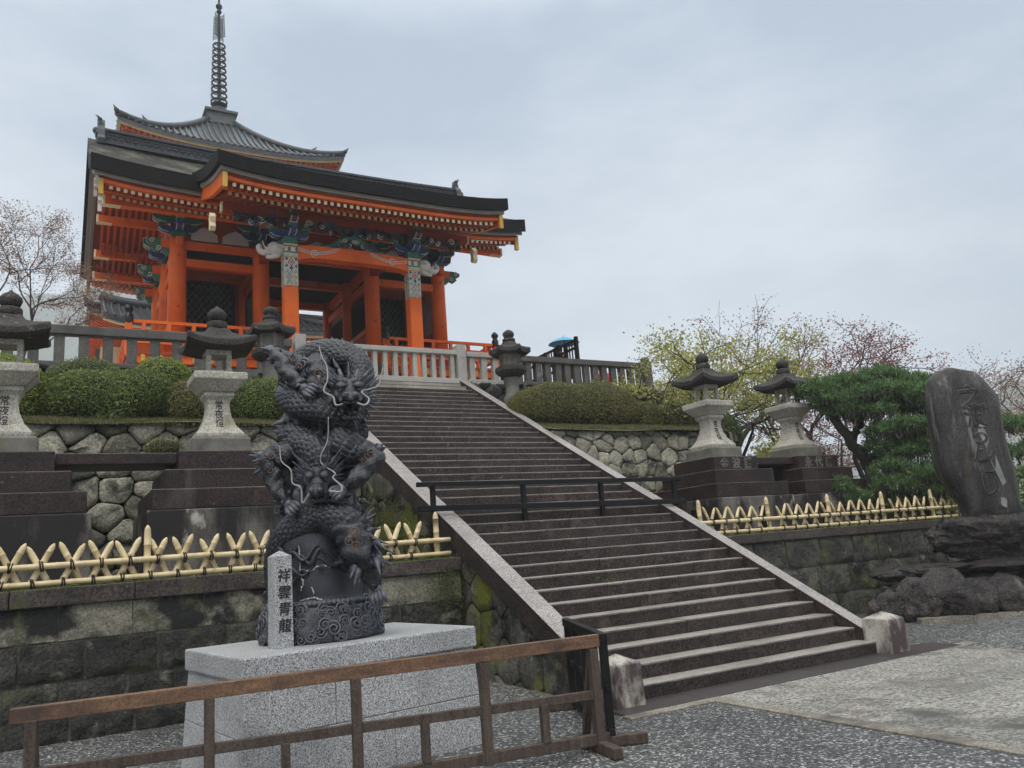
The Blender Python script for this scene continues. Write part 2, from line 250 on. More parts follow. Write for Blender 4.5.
# ---------------------------------------------------------------- mesh building
class MB:
    def __init__(s): s.v = []; s.f = []; s.m = []; s.s = []
    def add(s, vs, fs, mi=0, sm=False):
        o = len(s.v); s.v.extend([tuple(map(float, q)) for q in vs])
        for f in fs: s.f.append(tuple(i+o for i in f)); s.m.append(mi); s.s.append(sm)
    def box(s, c, d, rz=0, mi=0, taper=1.0):
        cx, cy, cz = c; hx, hy, hz = d[0]/2, d[1]/2, d[2]/2
        co, si = math.cos(rz), math.sin(rz); vs = []
        for sz, k in ((-1, 1.0), (1, taper)):
            for sx, sy in ((-1, -1), (1, -1), (1, 1), (-1, 1)):
                x, y = sx*hx*k, sy*hy*k
                vs.append((cx+x*co-y*si, cy+x*si+y*co, cz+sz*hz))
        s.add(vs, [(3, 2, 1, 0), (4, 5, 6, 7), (0, 1, 5, 4), (1, 2, 6, 5), (2, 3, 7, 6), (3, 0, 4, 7)], mi)
    def bx(s, x0, x1, y0, y1, z0, z1, mi=0): s.box(((x0+x1)/2, (y0+y1)/2, (z0+z1)/2), (x1-x0, y1-y0, z1-z0), 0, mi)
    def beam(s, p, q, w, h, mi=0, up=(0, 0, 1)):
        p, q = Vector(p), Vector(q); d = (q-p).normalized(); u = Vector(up)
        a = d.cross(u)
        if a.length < 1e-4: a = d.cross(Vector((1, 0, 0)))
        a.normalize(); b = a.cross(d); vs = []
        for e in (p, q):
            for sx, sy in ((-1, -1), (1, -1), (1, 1), (-1, 1)): vs.append(e+a*sx*w/2+b*sy*h/2)
        s.add(vs, [(0, 1, 2, 3), (7, 6, 5, 4), (0, 4, 5, 1), (1, 5, 6, 2), (2, 6, 7, 3), (3, 7, 4, 0)], mi)
    def tube(s, pts, rad, n=8, mi=0, sm=True, cap=True, fn=None, ph=0):
        P = [np.array(p, float) for p in pts]; k = len(P)
        if not hasattr(rad, '__len__'): rad = [rad]*k
        T = [P[min(i+1, k-1)]-P[max(i-1, 0)] for i in range(k)]
        T = [t/(np.linalg.norm(t)+1e-9) for t in T]
        a = np.cross(T[0], (0, 0, 1.0))
        if np.linalg.norm(a) < .05: a = np.cross(T[0], (1.0, 0, 0))
        a /= np.linalg.norm(a); vs = []; sl_ = 0
        for i in range(k):
            a = a-T[i]*np.dot(a, T[i]); a /= np.linalg.norm(a)+1e-9; b = np.cross(T[i], a)
            if i: sl_ += np.linalg.norm(P[i]-P[i-1])
            for j in range(n):
                th = 2*math.pi*j/n+ph; rr = rad[i]
                if fn: rr = rr*fn(sl_, th, rad[i])
                vs.append(P[i]+a*math.cos(th)*rr+b*math.sin(th)*rr)
        fs = [(i*n+j, i*n+(j+1) % n, (i+1)*n+(j+1) % n, (i+1)*n+j) for i in range(k-1) for j in range(n)]
        if cap: fs += [tuple(range(n-1, -1, -1)), tuple((k-1)*n+j for j in range(n))]
        s.add(vs, fs, mi, sm)
    def lathe(s, prof, n=16, c=(0, 0, 0), mi=0, sm=True, ph=0.0, fn=None):
        vs = []
        for r_, z in prof:
            for j in range(n):
                th = 2*math.pi*j/n+ph; rr = r_*(fn(z, th) if fn else 1)
                vs.append((c[0]+rr*math.cos(th), c[1]+rr*math.sin(th), c[2]+z))
        k = len(prof)
        fs = [(i*n+j, i*n+(j+1) % n, (i+1)*n+(j+1) % n, (i+1)*n+j) for i in range(k-1) for j in range(n)]
        fs += [tuple(range(n-1, -1, -1)), tuple((k-1)*n+j for j in range(n))]
        s.add(vs, fs, mi, sm)
    def prism(s, poly, fn, d0, d1, mi=0, sm=False):
        """poly of (a,b) extruded between d0 and d1; fn(a,b,d) -> point"""
        n = len(poly)
        vs = [fn(a, b, d0) for a, b in poly]+[fn(a, b, d1) for a, b in poly]
        fs = [tuple(range(n-1, -1, -1)), tuple(range(n, 2*n))]+[(i, (i+1) % n, n+(i+1) % n, n+i) for i in range(n)]
        s.add(vs, fs, mi, sm)
    def grid(s, P, mi=0, sm=False):
        """P[i][j] points -> sheet"""
        a, b = len(P), len(P[0])
        s.add([q for row in P for q in row], [(i*b+j, i*b+j+1, (i+1)*b+j+1, (i+1)*b+j) for i in range(a-1) for j in range(b-1)], mi, sm)
    def build(s, name, mats, parent=None, origin=None, bevel=0, seg=2):
        off = np.zeros(3); p = parent
        while p is not None: off += np.array(p.location); p = p.parent
        if origin is not None: off = off+np.array(origin)
        me = bpy.data.meshes.new(name)
        V = np.array(s.v, float)-off
        me.from_pydata(V.tolist(), [], s.f)
        mats = mats if isinstance(mats, (list, tuple)) else [mats]
        for x in mats: me.materials.append(M[x] if isinstance(x, str) else x)
        if len(s.f):
            me.polygons.foreach_set('material_index', s.m); me.polygons.foreach_set('use_smooth', s.s)
        me.update()
        o = bpy.data.objects.new(name, me); COL.objects.link(o)
        if parent is not None: o.parent = parent
        if origin is not None: o.location = origin
        if bevel:
            b = o.modifiers.new('bevel', 'BEVEL'); b.width = bevel; b.segments = seg; b.limit_method = 'ANGLE'; b.angle_limit = R(40)
        return o
def tag(o, label=None, cat=None, group=None, kind=None):
    if label: o['label'] = label
    if cat: o['category'] = cat
    if group: o['group'] = group
    if kind: o['kind'] = kind
    return o
def thing(name, label, cat, loc=(0, 0, 0), group=None):
    o = bpy.data.objects.new(name, None); COL.objects.link(o); o.location = loc; o.empty_display_size = .3
    return tag(o, label, cat, group)
def struct(o): o['kind'] = 'structure'; return o
def dup(root, loc, rz=0, label=None):
    r_ = root.copy(); COL.objects.link(r_); r_.location = loc; r_.rotation_euler = (0, 0, rz)
    if label: r_['label'] = label
    for ch in list(root.children):
        c = ch.copy(); COL.objects.link(c); c.parent = r_
        for g_ in list(ch.children):
            d = g_.copy(); COL.objects.link(d); d.parent = c
    return r_
def quads(V, name, matl, parent=None, origin=None, base=None):
    """many free leaf faces as one mesh: V (N,4,3); base = an MB of solid faces below, second material"""
    V = np.asarray(V, float); N = len(V); off = np.zeros(3); p = parent
    while p is not None: off += np.array(p.location); p = p.parent
    if origin is not None: off += np.array(origin)
    co = (V.reshape(-1, 3)-off)
    faces = np.arange(N*4).reshape(N, 4).tolist(); mi = [0]*N; sm = [False]*N
    co = co.tolist()
    if base is not None:
        o_ = len(co); co += (np.array(base[0].v)-off).tolist()
        faces += [tuple(i+o_ for i in f) for f in base[0].f]; mi += [1]*len(base[0].f); sm += [True]*len(base[0].f)
    me = bpy.data.meshes.new(name); me.from_pydata(co, [], faces)
    me.materials.append(M[matl])
    if base is not None: me.materials.append(M[base[1]])
    me.polygons.foreach_set('material_index', mi); me.polygons.foreach_set('use_smooth', sm); me.update()
    o = bpy.data.objects.new(name, me); COL.objects.link(o)
    if parent is not None: o.parent = parent
    if origin is not None: o.location = origin
    return o
def leafquads(P, size, nrm=None, flat=.0, aspect=.6):
    """diamond leaves at points P; nrm biases the facing; flat 0..1"""
    P = np.asarray(P, float); N = len(P)
    n = rng.normal(size=(N, 3))
    if nrm is not None: n = n*(1-flat)+np.asarray(nrm)*flat*1.6
    n /= np.linalg.norm(n, axis=1, keepdims=True)+1e-9
    t = rng.normal(size=(N, 3)); t -= n*(t*n).sum(1, keepdims=True); t /= np.linalg.norm(t, axis=1, keepdims=True)+1e-9
    b = np.cross(n, t); s_ = (size*rng.uniform(.6, 1.3, N))[:, None]
    return np.stack([P-t*s_*.5, P+b*s_*.5*aspect, P+t*s_*.5, P-b*s_*.5*aspect], 1)
def text(body, size, mtl, name, parent, fn, bold=.0, origin=None, thick=.006, shear=0):
    """writing as flat raised glyphs: fn(x,z,d)->world point; vertical text = one glyph per line"""
    cu = bpy.data.curves.new('glyphs', 'FONT'); cu.body = body; cu.size = size; cu.align_x = 'CENTER'; cu.space_line = 1.0; cu.offset = bold; cu.shear = shear
    cu.resolution_u = 4
    o = bpy.data.objects.new('glyphs', cu); COL.objects.link(o); bpy.context.view_layer.update()
    me = bpy.data.meshes.new_from_object(o.evaluated_get(bpy.context.evaluated_depsgraph_get()))
    b = MB(); vs = [(v.co.x, v.co.y) for v in me.vertices]
    k = len(vs)
    b.add([fn(x, y, thick) for x, y in vs], [tuple(p.vertices) for p in me.polygons])
    ec = {}
    for p in me.polygons:
        q = list(p.vertices)
        for i in range(len(q)):
            e = (q[i], q[(i+1) % len(q)])
            if (e[1], e[0]) in ec: ec.pop((e[1], e[0]))
            else: ec[e] = 1
    base = [fn(x, y, -.004) for x, y in vs]
    b.add([fn(x, y, thick) for x, y in vs]+base, [(e[1], e[0], e[0]+k, e[1]+k) for e in ec])
    bpy.data.objects.remove(o); bpy.data.curves.remove(cu); bpy.data.meshes.remove(me)
    return b.build(name, mtl, parent, origin)
def spline(pts, n):
    """Catmull-Rom through 3D (or higher) points, n samples"""
    P = np.array(pts, float); P = np.vstack([2*P[0]-P[1], P, 2*P[-1]-P[-2]]); k = len(P)-3
    out_ = []
    for t in np.linspace(0, k-1e-6, n):
        i = int(t); u = t-i; a, b, c, d = P[i:i+4]
        out_.append(.5*((2*b)+(-a+c)*u+(2*a-5*b+4*c-d)*u*u+(-a+3*b-3*c+d)*u**3))
    return np.array(out_)
def clip(poly, a, b, c):
    """keep a*x+b*y<=c"""
    out_ = []; n = len(poly)
    for i in range(n):
        p, q = poly[i], poly[(i+1) % n]; dp_, dq = a*p[0]+b*p[1]-c, a*q[0]+b*q[1]-c
        if dp_ <= 0: out_.append(p)
        if dp_*dq < 0:
            t = dp_/(dp_-dq); out_.append((p[0]+(q[0]-p[0])*t, p[1]+(q[1]-p[1])*t))
    return out_
def voronoi(pts, bounds):
    cells = []; P = np.array(pts)
    for i, p in enumerate(P):
        poly = list(bounds); d = ((P-p)**2).sum(1); od = np.argsort(d)[1:22]
        for j in od:
            q = P[j]; a, b = q-p; c = (q@q-p@p)/2
            poly = clip(poly, a, b, c)
            if len(poly) < 3: break
        if len(poly) >= 3: cells.append(poly)
    return cells
def stone(mb, poly, fn, gap=.02, bulge=.09, mi=0, rough=.02, rounds=1, tilt=.25, cut=.14):
    """one dressed or rough stone from its outline, bulging out of the wall; fn(u,v,d)->point"""
    P = np.array(poly, float)
    for _ in range(rounds):
        Q = np.roll(P, -1, 0); P = np.stack([P*(1-cut)+Q*cut, P*cut+Q*(1-cut)], 1).reshape(-1, 2)
    c = P.mean(0); ext = np.abs(P-c).max(0)
    if ext.min() < gap*1.6: return
    rad = np.linalg.norm(P-c, axis=1, keepdims=True)
    n = len(P); tl = rng.normal(size=2)*tilt*bulge/ext
    rings = []; b = bulge*rng.uniform(.55, 1.25)
    for k, (inn, dd) in enumerate(((gap, -.06), (gap, .45), (gap+.09*ext.min(), .82), (gap+.4*ext.min(), 1.0))):
        s_ = np.clip(1-inn/np.maximum(rad, 1e-3), .1, 1)
        q = c+(P-c)*s_+rng.normal(size=P.shape)*rough*(.3 if k < 2 else .6)
        h = b*dd+((q-c)@tl if k > 1 else 0)+rng.normal(size=n)*rough*(0 if k == 0 else .6)
        rings.append([fn(q[i, 0], q[i, 1], h[i]) for i in range(n)])
    vs = [v for r_ in rings for v in r_]+[fn(c[0], c[1], b*1.03)]
    fs = [(k*n+i, k*n+(i+1) % n, (k+1)*n+(i+1) % n, (k+1)*n+i) for k in range(3) for i in range(n)]
    fs += [(3*n+i, 3*n+(i+1) % n, 4*n) for i in range(n)]
    mb.add(vs, fs, mi, True)
def sq(b, prof, c=(0, 0, 0), mi=0, fn=None):
    """square-plan solid from half-widths (half, z)"""
    vs = []
    for h, z in prof: vs += [(c[0]-h, c[1]-h, c[2]+z), (c[0]+h, c[1]-h, c[2]+z), (c[0]+h, c[1]+h, c[2]+z), (c[0]-h, c[1]+h, c[2]+z)]
    k = len(prof)
    fs = [(i*4+j, i*4+(j+1) % 4, (i+1)*4+(j+1) % 4, (i+1)*4+j) for i in range(k-1) for j in range(4)]+[(3, 2, 1, 0), ((k-1)*4, (k-1)*4+1, (k-1)*4+2, (k-1)*4+3)]
    b.add(vs, fs, mi)

_nk = rng.normal(size=(24, 3)); _np = rng.uniform(0, 6.28, 24)
def fnoise(p, f=1.0):
    """cheap smooth noise on (N,3) points"""
    s_ = 0
    for i in range(24):
        w = 1+i*.45; s_ = s_+np.sin(p@(_nk[i]*w*f)+_np[i]+2.1*np.sin(p@(_nk[(i+7) % 24]*w*f*.7)))/w**.9
    return s_/4.2
def rockface(mb, x0, x1, z0, z1, fn, bulge, mi=0, rough=.03, res=.055):
    """quarry-faced block: pillowed, broken face with a crisp joint"""
    nx, nz = max(4, int((x1-x0)/res)), max(4, int((z1-z0)/res)); g_ = .016 if rough > .02 else .005
    U, W = np.meshgrid(np.linspace(x0+g_, x1-g_, nx+1), np.linspace(z0+g_, z1-g_, nz+1))
    e = np.minimum(np.minimum(U-x0, x1-U), np.minimum(W-z0, z1-W))
    wq = np.stack([U.ravel(), W.ravel(), np.full(U.size, rng.uniform(0, 9))], 1); wob = min(.6*rough, .02)
    U = U+wob*fnoise(wq, 4).reshape(U.shape); W = W+wob*fnoise(wq+5, 4).reshape(U.shape)
    sd_ = rng.uniform(0, 50); q = np.stack([U.ravel(), W.ravel(), np.full(U.size, sd_)], 1)
    h = bulge*np.clip(e/.07, 0, 1)**.5*rng.uniform(.5, 1.2)+(rough*1.9*(fnoise(q, 5)+.55*np.abs(fnoise(q, 13))).reshape(U.shape))*np.clip(e/.03, .15, 1)
    P = [[fn(U[i, j], W[i, j], h[i, j]) for j in range(nx+1)] for i in range(nz+1)]
    mb.grid(P, mi, True)
    for line in (P[0], P[-1][::-1]): mb.grid([[fn(U[0 if line is P[0] else -1, j], W[0 if line is P[0] else -1, j], -.06) for j in (range(nx+1) if line is P[0] else range(nx, -1, -1))], line], mi, False)
    mb.grid([[fn(U[i, 0], W[i, 0], -.06) for i in range(nz, -1, -1)], [P[i][0] for i in range(nz, -1, -1)]], mi); mb.grid([[fn(U[i, -1], W[i, -1], -.06) for i in range(nz+1)], [P[i][-1] for i in range(nz+1)]], mi)
# ================================================================ the setting
T_, R_ = .30815, .16
def step_y(n): return (n-1)*T_+(.07 if n >= 15 else 0)
def kerb_z(y): return .16+.5192*y+.05-(.036*min(1, max(0, (y-3.9)/1.0)))
ZC = 6.12                    # level of the gate's court
# ground: one sheet to the horizon, finer near the camera
b = MB(); b.bx(-950, 950, -950, 950, -.3, 0.0); struct(b.build('ground', 'gravel'))
# paved path of the stair's width, running away from the stair foot
b = MB()
rows = [(-.46, -1.25), (-1.25, -2.2), (-2.2, -3.05), (-3.05, -4.1), (-4.1, -5.0), (-5.0, -6.1), (-6.1, -7.2), (-7.2, -8.4), (-8.4, -10.0)]
for y1, y0 in rows:
    x = -3.22
    while x < .75:
        w = min(rng.uniform(.9, 1.5), .78-x)
        if .78-x-w < .4: w = .78-x
        b.bx(x+.005, x+w-.005, y0+.005, y1-.005, -.05, .014+rng.uniform(-.002, .002)); x += w
struct(b.build('paved_path', 'path', bevel=.004, seg=1))
b = MB(); b.bx(-3.4, -3.225, -10, -.63, -.05, .016); b.bx(.785, .95, -10, -.5, -.05, .016); b.bx(-4.45, -3.225, -.62, -.47, -.05, .016); b.bx(.785, 1.4, -.5, -.3, -.05, .014)
struct(b.build('path_edging', 'path_edge', bevel=.004, seg=1))
b = MB()
x = -4.4
while x < .5:
    w = rng.uniform(.7, 1.1); b.bx(x, x+w-.006, -.455, .05, -.05, .02+rng.uniform(-.002, .002)); x += w
struct(b.build('gutter_paving', 'gutter', bevel=.005, seg=1))
# strip of kerb on the far right of the yard
b = MB(); p0, p1 = sight(905, 624.5, 13.6), sight(1100, 630, 13.0)
b.beam((3.0, 1.45, .03), (8.6, -1.65, .03), .16, .1); struct(b.build('yard_kerb', 'path_edge'))
# terraces
def terrain(name, xs, ys, zf, matl):
    P = [[(x, y, zf(x, y)) for x in xs] for y in ys]
    bb = MB(); bb.grid(P, 0, True); return struct(bb.build(name, matl))
lump = lambda x, y: .05*math.sin(x*1.7+y)+.04*math.sin(y*2.3-x*.6)
terrain('left_terrace', np.linspace(-30, -4.2, 60), np.linspace(3.45, 7.7, 14), lambda x, y: 1.6+.5*lump(x, y), 'soil_grass')
terrain('left_slope', np.linspace(-30, -4.2, 60), np.linspace(7.42, 11.5, 14), lambda x, y: 4.2+(y-7.42)*.25+.4*lump(x, y), 'soil_grass')
terrain('right_slope', np.linspace(.2, 5.45, 24), np.linspace(7.42, 11.5, 14), lambda x, y: 4.16+(y-7.42)*.25+.4*lump(x, y), 'soil_grass')
terrain('right_terrace', np.concatenate([np.linspace(.2, 14, 30), np.linspace(16, 70, 12)]), np.concatenate([np.linspace(3.45, 14, 20), np.linspace(16, 90, 12)]), lambda x, y: 1.58+.6*lump(x, y)+.004*max(0, y-12)*0, 'forest_floor')
b = MB(); b.bx(-60, 7.35, 11.7, 110, 3, ZC); struct(b.build('gate_court', 'court'))
# hills far off
def hill(name, c, sx, sy, h, n=36, seed=1):
    g = np.random.default_rng(seed); k = g.uniform(0, 6, 8)
    P = []
    for i in range(n):
        row = []
        for j in range(n):
            u, v = i/(n-1)*2-1, j/(n-1)*2-1; q = max(0, 1-(u*u+v*v))
            z = h*(q**.6)*(1+.16*math.sin(5*u+k[0])+.12*math.sin(7*v+k[1])+.07*math.sin(15*u+9*v+k[2])+.05*math.sin(23*v-13*u+k[3]))-3
            row.append((c[0]+u*sx, c[1]+v*sy, z))
        P.append(row)
    bb = MB(); bb.grid(P, 0, True); return struct(bb.build(name, 'hill'))
hill('hill', (-15, 840, 0), 235, 100, 238, seed=3)
hill('hill', (-420, 820, 0), 260, 120, 190, seed=4)
hill('hill', (690, 600, 0), 240, 240, 82, seed=5)
hill('hill', (750, 260, 0), 190, 170, 130, seed=6)
hill('hill', (400, 760, 0), 300, 180, 80, seed=7)
# misty air over the valley: one closed box round everything
hz = MB(); hz.bx(-955, 955, -955, 955, -1.3, 300)
hm = bpy.data.materials.new('haze'); hm.use_nodes = True; hn = hm.node_tree; hn.nodes.clear()
ho = hn.nodes.new('ShaderNodeOutputMaterial'); hv = hn.nodes.new('ShaderNodeVolumePrincipled'); hv.inputs['Density'].default_value = .0009; hv.inputs['Color'].default_value = (.98, .985, .99, 1); hv.inputs['Anisotropy'].default_value = .2
hn.links.new(hv.outputs[0], ho.inputs['Volume']); M['haze'] = hm
tag(hz.build('haze', 'haze'), None, None, None, 'stuff')

# ---------------------------------------------------------------- the staircase
st = thing('stone_staircase', 'wide dark stone staircase climbing from the gravel yard to the vermilion gate', 'staircase', (-2, 0, 0))
for n in range(1, 39):
    b = MB(); y0, y1 = step_y(n), step_y(n+1)+.04; z1 = n*R_; pale = n >= 37
    x = -3.96; z0 = z1-R_-.02 if n > 1 else -.03
    while x < .004:
        w = rng.uniform(1.1, 2.2); w = min(w, .005-x)
        if .005-x-w < .5: w = .005-x
        jy, jz = rng.normal()*.003, rng.normal()*.0015
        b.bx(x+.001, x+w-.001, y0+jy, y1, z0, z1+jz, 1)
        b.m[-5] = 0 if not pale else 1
        # thin lighter lip along the front edge
        b.bx(x+.004, x+w-.004, y0+jy-.006, y0+jy+.012, z1+jz-.024, z1+jz-.003, 2)
        x += w
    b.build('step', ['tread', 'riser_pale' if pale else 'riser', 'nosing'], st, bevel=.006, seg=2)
for x0, x1 in ((-4.24, -3.962), (.006, .235)):
    b = MB(); ys = [-.12, 1.75, 3.62, 5.75, 7.7, 9.7, 11.62]
    for a, c in zip(ys[:-1], ys[1:]):
        c2 = c-.005
        for (ya, yb) in ((a, (a+c)/2), ((a+c)/2, c2)):
            za, zb = kerb_z(ya), kerb_z(yb); h = .30
            b.add([(x0, ya, za-h), (x1, ya, za-h), (x1, yb, zb-h), (x0, yb, zb-h), (x0, ya, za), (x1, ya, za), (x1, yb, zb), (x0, yb, zb)],
                  [(3, 2, 1, 0)], 1); o_ = len(b.v)-8
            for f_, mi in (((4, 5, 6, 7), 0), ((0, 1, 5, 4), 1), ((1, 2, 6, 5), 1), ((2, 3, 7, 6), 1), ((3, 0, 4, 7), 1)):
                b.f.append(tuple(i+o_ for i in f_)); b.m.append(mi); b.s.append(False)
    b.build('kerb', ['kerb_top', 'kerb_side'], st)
for cx in (-4.13, .16):
    b = MB(); b.box((cx, -.02, .2), (.37, .4, .46), 0, 0, .94)
    t = .18; vs = [(cx-t, -.02-t, .43), (cx+t, -.02-t, .43), (cx+t, -.02+t, .43), (cx-t, -.02+t, .43), (cx, -.02, .52)]
    b.add(vs, [(0, 1, 4), (1, 2, 4), (2, 3, 4), (3, 0, 4), (3, 2, 1, 0)])
    b.build('end_post', 'granite_post', st, bevel=.012)
def slope_cells(bounds, cs, asp=1.0):
    B = np.array(bounds); x0, y0 = B.min(0); x1, y1 = B.max(0); pts = []
    j = 0; y = y0-cs*.3
    while y < y1+cs:
        x = x0-cs+(j % 2)*cs*asp*.5
        while x < x1+cs:
            pts.append((x+rng.normal()*cs*.2*asp, y+rng.normal()*cs*.15)); x += cs*asp
        y += cs*.9; j += 1
    return voronoi(pts, bounds)
zb = lambda y: kerb_z(y)-.31
for side, X in (('L', -4.2), ('R', .2)):
    b = MB(); sg = -1 if side == 'L' else 1
    bnd = [(-.05, -.12), (11.6, -.12), (11.6, zb(11.6)), (3.9, zb(3.9)), (-.05, zb(-.05)+.02)]
    b.add([(X-sg*.1, y, z) for y, z in bnd], [(0, 1, 2, 3, 4)], 1)
    for c in slope_cells(bnd, .5, 1.25):
        stone(b, c, lambda u, v, d: (X+sg*d*.4-sg*.03, u, v), .006, .09, 0, .016, 1, .4, .1)
    b.build('side_wall', ['side_stone', 'earth'], st)

# ---------------------------------------------------------------- lower ashlar walls with their coping
def ashlar_wall(name, label, x0, x1, Y, courses, mats, cop, group=None):
    t = thing(name, label, 'wall', ((x0+x1)/2, Y, 0), group)
    b = MB(); b.add([(x0, Y-.06, -.1), (x1, Y-.06, -.1), (x1, Y+.004, courses[-1][1]), (x0, Y+.004, courses[-1][1])], [(0, 1, 2, 3)], 2); b.bx(x0, x1, Y+.03, Y+.4, -.1, courses[-1][1]-.01, 2)
    for z0, z1, mi, bul in courses:
        x = x0
        while x < x1-.02:
            w = rng.uniform(.48, .92); w = min(w, x1-x)
            if x1-x-w < .3: w = x1-x
            dz0, dz1 = 0, (rng.normal()*.018 if z1 < 1 else 0)
            rockface(b, x, x+w, z0+dz0, z1+dz1, lambda u, v, d: (u, Y-d-max(0, (1.5-v))*.04, v), bul*.6, mi, .03 if bul > .03 else .008)
            x += w
    b.build('masonry', mats, t)
    b = MB(); x = x0
    while x < x1-.02:
        w = min(rng.uniform(1.1, 1.9), x1-x)
        if x1-x-w < .5: w = x1-x
        b.bx(x+.003, x+w-.003, Y-.07+rng.normal()*.004, Y+.42, cop[0], cop[1]+rng.normal()*.004); x += w
    b.build('coping', 'coping', t, bevel=.012)
    return t
ashlar_wall('retaining_wall', 'low wall of rough blackened stone blocks left of the staircase, behind the dragon statue', -17, -4.235, 3.36,
            [(-.05, .27, 0, .07), (.27, .62, 0, .08), (.62, 1.04, 0, .08), (1.04, 1.42, 1, .018)], ['ashlar', 'ashlar_pale', 'mortar'], (1.42, 1.62))
ashlar_wall('retaining_wall', 'low wall of grey green stone blocks right of the staircase, below the bamboo fence', .237, 16, 3.36,
            [(-.05, .44, 0, .05), (.44, .95, 0, .05), (.95, 1.46, 0, .05)], ['ashlar_right', 'ashlar_right', 'mortar'], (1.46, 1.62))
# ---------------------------------------------------------------- boulder walls
def boulder_wall(label, bounds, fn, back, cs, asp, matl='boulder', bulge=.11, gap=.012):
    t = thing('boulder_wall', label, 'wall', tuple(np.mean(np.array([fn(u, v, 0) for u, v in bounds]), 0)*np.array([1, 1, 0])))
    b = MB(); b.add([fn(u, v, -.12) for u, v in bounds], [tuple(range(len(bounds)))], 1)
    for c in slope_cells(bounds, cs, asp):
        stone(b, c, fn, gap, bulge, 0, .016, 1)
    b.build('masonry', [matl, 'earth'], t); return t
boulder_wall('tall wall of large pale lichened boulders between the two tall lanterns on the left', [(-16, 1.4), (-4.22, 1.4), (-4.22, 4.2), (-16, 4.2)],
             lambda u, v, d: (u, 7.44-d+(v-1.5)*.06, v), None, .4, 1.4, 'boulder', .09, .01)
t_ = boulder_wall('boulder wall with round grey stones beside the right edge of the staircase', [(.21, 1.4), (5.45, 1.4), (5.45, 4.16), (.21, 4.16)],
             lambda u, v, d: (u, 7.44-d+(v-1.5)*.06, v), None, .36, 1.05, 'boulder', .07, .008)
bb = MB(); bnd = [(7.5, 1.4), (11.8, 1.4), (11.8, 5.2), (7.5, 4.16)]
for c in slope_cells(bnd, .5): stone(bb, c, lambda u, v, d: (5.45+d, u, v), .02, .1, 0, .012, 2)
bb.add([(5.4, u, v) for u, v in bnd], [(0, 1, 2, 3)], 1)
bb.build('return_wall', ['boulder', 'earth'], t_)
boulder_wall('row of dark boulders under the stone balustrade on the left', [(-20, 4.9), (-4.1, 4.9), (-4.1, 6.12), (-20, 6.12)], lambda u, v, d: (u, 11.55-d, v), None, .42, 1.3, 'boulder_dark')
t_ = boulder_wall('row of dark boulders under the stone balustrade on the right, above the long hedge', [(.15, 4.9), (7.35, 4.9), (7.35, 6.12), (.15, 6.12)], lambda u, v, d: (u, 11.55-d, v), None, .42, 1.2, 'boulder_dark')
bb = MB(); bnd = [(11.6, 1.4), (22, 1.4), (22, 6.12), (11.6, 6.12)]
for c in slope_cells(bnd, .6): stone(bb, c, lambda u, v, d: (7.32+d, u, v), .02, .12, 0, .012, 2)
bb.add([(7.3, u, v) for u, v in bnd], [(0, 1, 2, 3)], 1)
bb.build('return_wall', ['boulder_dark', 'earth'], t_)

# ---------------------------------------------------------------- stone balustrades
M['rail_dark'] = mat('rail_dark', (.12, .11, .1), (.06, .056, .052), 2.4, .8, .5, 45, speck=(60, .35), bdist=.01, stain=((.26, .25, .22), 3, .62, .8))
M['rail_pale'] = mat('rail_pale', (.4, .38, .35), (.3, .285, .26), 2.0, .7, .3, 50, speck=(80, .25), bdist=.006, stain=((.17, .15, .13), 2.2, .6, .8))
def balustrade(label, x0, x1, sp, bw, matl, zt, posts, rail=.2, base=True, round_cap=False):
    Y = 11.68
    t = thing('stone_balustrade', label, 'balustrade', ((x0+x1)/2, Y, ZC))
    b = MB(); b.bx(x0, x1, Y-.13, Y+.13, zt-rail, zt); b.build('rail', matl, t, bevel=.02)
    if base:
        b = MB(); b.bx(x0, x1, Y-.14, Y+.14, ZC-.05, ZC+.1); b.build('base_stone', matl, t, bevel=.012)
    n = max(1, round((x1-x0)/sp))
    for i in range(n):
        x = x0+(i+.5)*(x1-x0)/n+rng.normal()*.006
        b = MB(); b.bx(x-bw/2, x+bw/2, Y-.075, Y+.075, ZC+.098, zt-rail+.002); b.build('baluster', matl, t, bevel=.008, seg=1)
    for px_, h in posts:
        b = MB(); b.bx(px_-.13, px_+.13, Y-.15, Y+.15, ZC-.05, zt+h)
        if round_cap: b.lathe([(.1, 0), (.13, .03), (.15, .09), (.1, .14), (.02, .16)], 12, (px_, Y, zt+h-.002))
        b.build('post', matl, t, bevel=.015)
    return t
balustrade('long weathered dark stone balustrade on the left in front of the orange veranda', -16, -4.4, .47, .2, 'rail_dark', 7.02, [(-16.1, .1)], .2)
balustrade('pale new stone balustrade closing the top of the stairs', -4.05, .0, .262, .115, 'rail_pale', 7.0, [(-4.2, .16), (.12, .16)], .13)
balustrade('short pale stretch of stone balustrade beside the small lantern at the stair head', .28, 1.35, .36, .16, 'rail_pale', 6.98, [], .14)
balustrade('dark stone balustrade with thick balusters on the right above the hedge', 1.4, 6.35, .34, .19, 'rail_dark', 6.97, [(6.48, .06)], .17, True, True)

